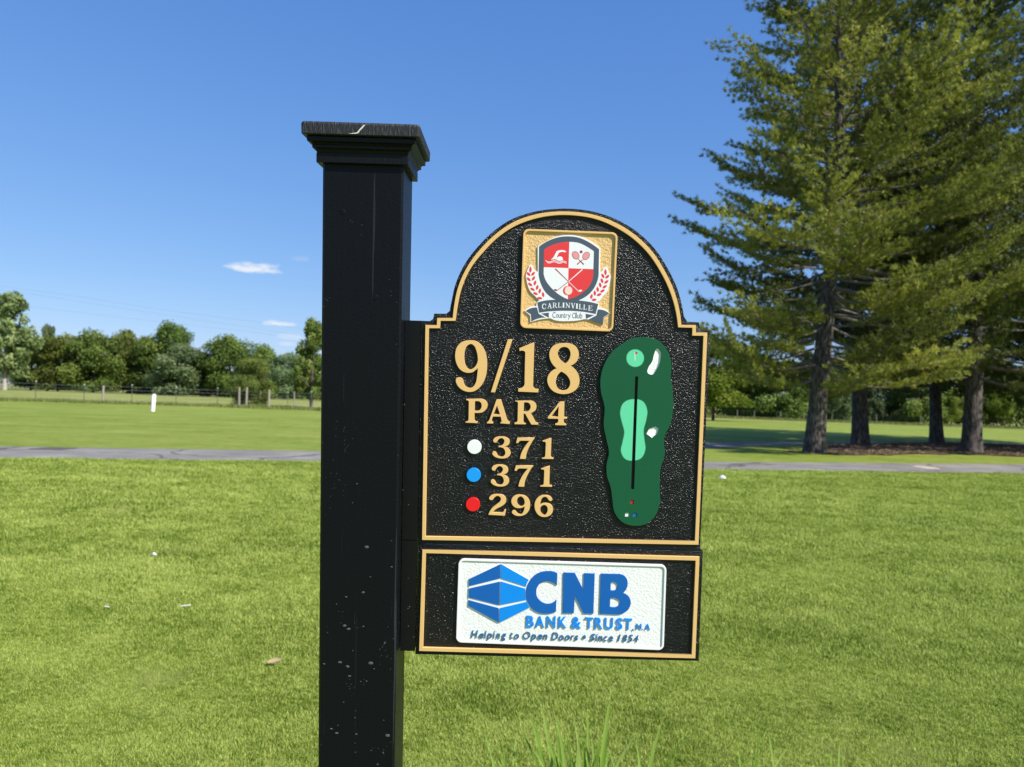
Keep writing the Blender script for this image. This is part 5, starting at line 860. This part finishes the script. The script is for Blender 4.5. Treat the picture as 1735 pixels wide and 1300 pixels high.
rough_grass('rough_grass', [(x, y-1) for x, y, z in t3], 22000, .45, 6, 'strip of unmown grass along the far right fence', 1.3)
# ---------------------------------------------------------------- the big pines
pine_bark = MT('pine_bark', (.10, .085, .075), .95)
fz = pine_bark.noise(4, 5, .7, pine_bark.mapping((4, 4, .8)), .4); vb = pine_bark.voro(5, pine_bark.mapping((3, 3, .7)))
pine_bark.color(pine_bark.ramp(pine_bark.math('ADD', pine_bark.math('MULTIPLY', fz, .6), pine_bark.math('MULTIPLY', vb, .5)), [(.3, (.022, .018, .016)), (.5, (.062, .052, .046)), (.68, (.15, .128, .112))])); pine_bark.bump(fz, 1, .08); pine_bark.bump(vb, .7, .06)
limb_m = MT('pine_limb_bark', (.15, .13, .115), .9).m
def pine_meshes(seed, H=22.5, base=3.2, lean=.02, reach=1.0, ntuft=17):
    rn = np.random.default_rng(seed); r0_ = .345
    def cx(z): return np.array([lean*z+.18*math.sin(z*.28+seed), .15*math.sin(z*.23+seed*2), 0.])
    b_ = MB(); zs_ = [-.3, 0, .5, 1.5]+list(np.arange(3, H, 1.5))+[H]; P_ = []; R_ = []
    for z in zs_: P_.append(cx(max(z, 0))+np.array([0, 0, z])); R_.append(r0_*(1-.93*max(z, 0)/H)*(1.25 if z <= 0 else 1.1 if z < .6 else 1)+.015)
    b_.tube(P_, R_, 14); trunk = (b_.V, b_.F)
    limbs = MB(); T_pos = []; T_dir = []; T_tone = []
    z = base; az_ = rn.uniform(0, 6.28)
    while z < H-.3:
        nb = rn.integers(3, 6); f = (z-base)/(H-base)
        prof_ = np.interp(f, [0, .08, .2, .4, .6, .8, 1], [4.4, 5.2, 5.2, 4.8, 3.6, 2.3, .5])*reach
        for k in range(nb):
            az_ += 2*math.pi/nb+rn.normal(0, .35); L_ = prof_*rn.uniform(.62, 1.1)*(1+.28*max(0, math.cos(az_)))
            rise = np.interp(f, [0, .3, .7, 1], [-.02, .12, .45, 1.3])+rn.normal(0, .07); sag = np.interp(f, [0, .5, 1], [.9, .6, .1])*rn.uniform(.6, 1.3)
            dr = np.array([math.cos(az_), math.sin(az_), 0]); sd_ = np.array([-dr[1], dr[0], 0]); p0 = cx(z)+np.array([0, 0, z])
            bend_ = rn.normal(0, .35); pts_ = []
            nS = max(4, int(L_/.45))
            for i in range(nS+1):
                t = i/nS; pts_.append(p0+dr*L_*t+sd_*bend_*t*t*L_*.25+np.array([0, 0, L_*(rise*t+sag*(-.17*math.sin(t*2.2)+.26*t*t*t))]))
            rb = .018+.008*L_; limbs.tube(pts_, [rb*(1-.85*i/nS) for i in range(nS+1)], 5, cap=False)
            bt = rn.normal(0, .21)
            dead = f < .12 and rn.random() < .25
            # side shoots with their needle tufts
            s_ = .22 if f > .25 else .34
            step = .23/max(L_, .5)
            while s_ < 1.001:
                i = min(int(s_*nS), nS-1); q = pts_[i]+(pts_[i+1]-pts_[i])*(s_*nS-i)
                for sg_ in (-1, 1):
                    ls = (.35+.95*math.sin(math.pi*min(1, (1.05-s_)*1.15+.12))*L_*.22)*rn.uniform(.55, 1.25)
                    if dead: ls *= .3
                    dd = dr*rn.uniform(.55, .95)+sd_*sg_*rn.uniform(.5, 1.0)+np.array([0, 0, rn.uniform(.0, .38)]); dd /= np.linalg.norm(dd)
                    m_ = max(2, int(ls/.17))
                    for j in range(1, m_+1):
                        u_ = j/m_; T_pos.append(q+dd*ls*u_+np.array([0, 0, .10*u_*u_*ls])+rn.normal(0, .035, 3)); T_dir.append(dd*.8+np.array([0, 0, .45])); T_tone.append(bt+.10*u_)
                    if ls > .6 and rn.random() < .5: limbs.tube([q, q+dd*ls*.9], [.012, .005], 3, cap=False)
                s_ += step
        z += rn.uniform(.30, .50)*(1 if f < .7 else .75)
    T_pos = np.array(T_pos); T_dir = np.array(T_dir); T_tone = np.array(T_tone); n = len(T_pos)
    idx = np.repeat(np.arange(n), ntuft); N_ = len(idx); d = T_dir[idx]+rn.normal(size=(N_, 3))*.62; d /= np.linalg.norm(d, axis=1)[:, None]
    ln = rn.uniform(.10, .19, N_)[:, None]; c = T_pos[idx]+rn.normal(0, .03, (N_, 3)); s = np.cross(d, rn.normal(size=(N_, 3))); s /= np.linalg.norm(s, axis=1)[:, None]; s *= rn.uniform(.013, .024, N_)[:, None]
    V = np.stack([c-s, c+s, c+d*ln], 1).reshape(-1, 3)
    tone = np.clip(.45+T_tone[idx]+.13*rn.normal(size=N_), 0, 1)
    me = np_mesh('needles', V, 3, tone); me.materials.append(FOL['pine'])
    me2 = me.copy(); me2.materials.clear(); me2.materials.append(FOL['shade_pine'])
    tm_ = bpy.data.meshes.new('trunk'); tm_.from_pydata([tuple(v) for v in trunk[0]], [], trunk[1]); tm_.materials.append(pine_bark.m); tm_.polygons.foreach_set('use_smooth', [True]*len(tm_.polygons))
    lm = bpy.data.meshes.new('limbs'); lm.from_pydata([tuple(v) for v in limbs.V], [], limbs.F); lm.materials.append(limb_m)
    return tm_, lm, me, me2
PV = [pine_meshes(11, 22.5, 2.9, .035, 1.0), pine_meshes(12, 21.5, 3.1, -.008, .92)]
print('pine tris', [len(p[2].polygons) for p in PV])
GP = 'tall pines on the right'
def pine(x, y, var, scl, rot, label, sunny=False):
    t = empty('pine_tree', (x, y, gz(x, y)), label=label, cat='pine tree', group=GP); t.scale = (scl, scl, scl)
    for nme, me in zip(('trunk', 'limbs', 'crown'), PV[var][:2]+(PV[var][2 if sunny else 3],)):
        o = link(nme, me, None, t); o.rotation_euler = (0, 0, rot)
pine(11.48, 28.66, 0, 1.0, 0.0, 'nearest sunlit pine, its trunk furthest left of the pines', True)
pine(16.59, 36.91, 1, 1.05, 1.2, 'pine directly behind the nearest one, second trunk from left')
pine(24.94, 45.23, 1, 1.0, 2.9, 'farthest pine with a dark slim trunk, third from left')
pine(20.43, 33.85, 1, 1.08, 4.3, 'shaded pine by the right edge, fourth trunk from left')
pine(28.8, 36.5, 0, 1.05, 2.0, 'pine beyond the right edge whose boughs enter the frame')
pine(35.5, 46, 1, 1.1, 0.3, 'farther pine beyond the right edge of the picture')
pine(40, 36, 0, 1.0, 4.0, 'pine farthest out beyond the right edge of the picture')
print('objects', len(bpy.data.objects), 'tris', sum(len(m.polygons) for m in bpy.data.meshes))
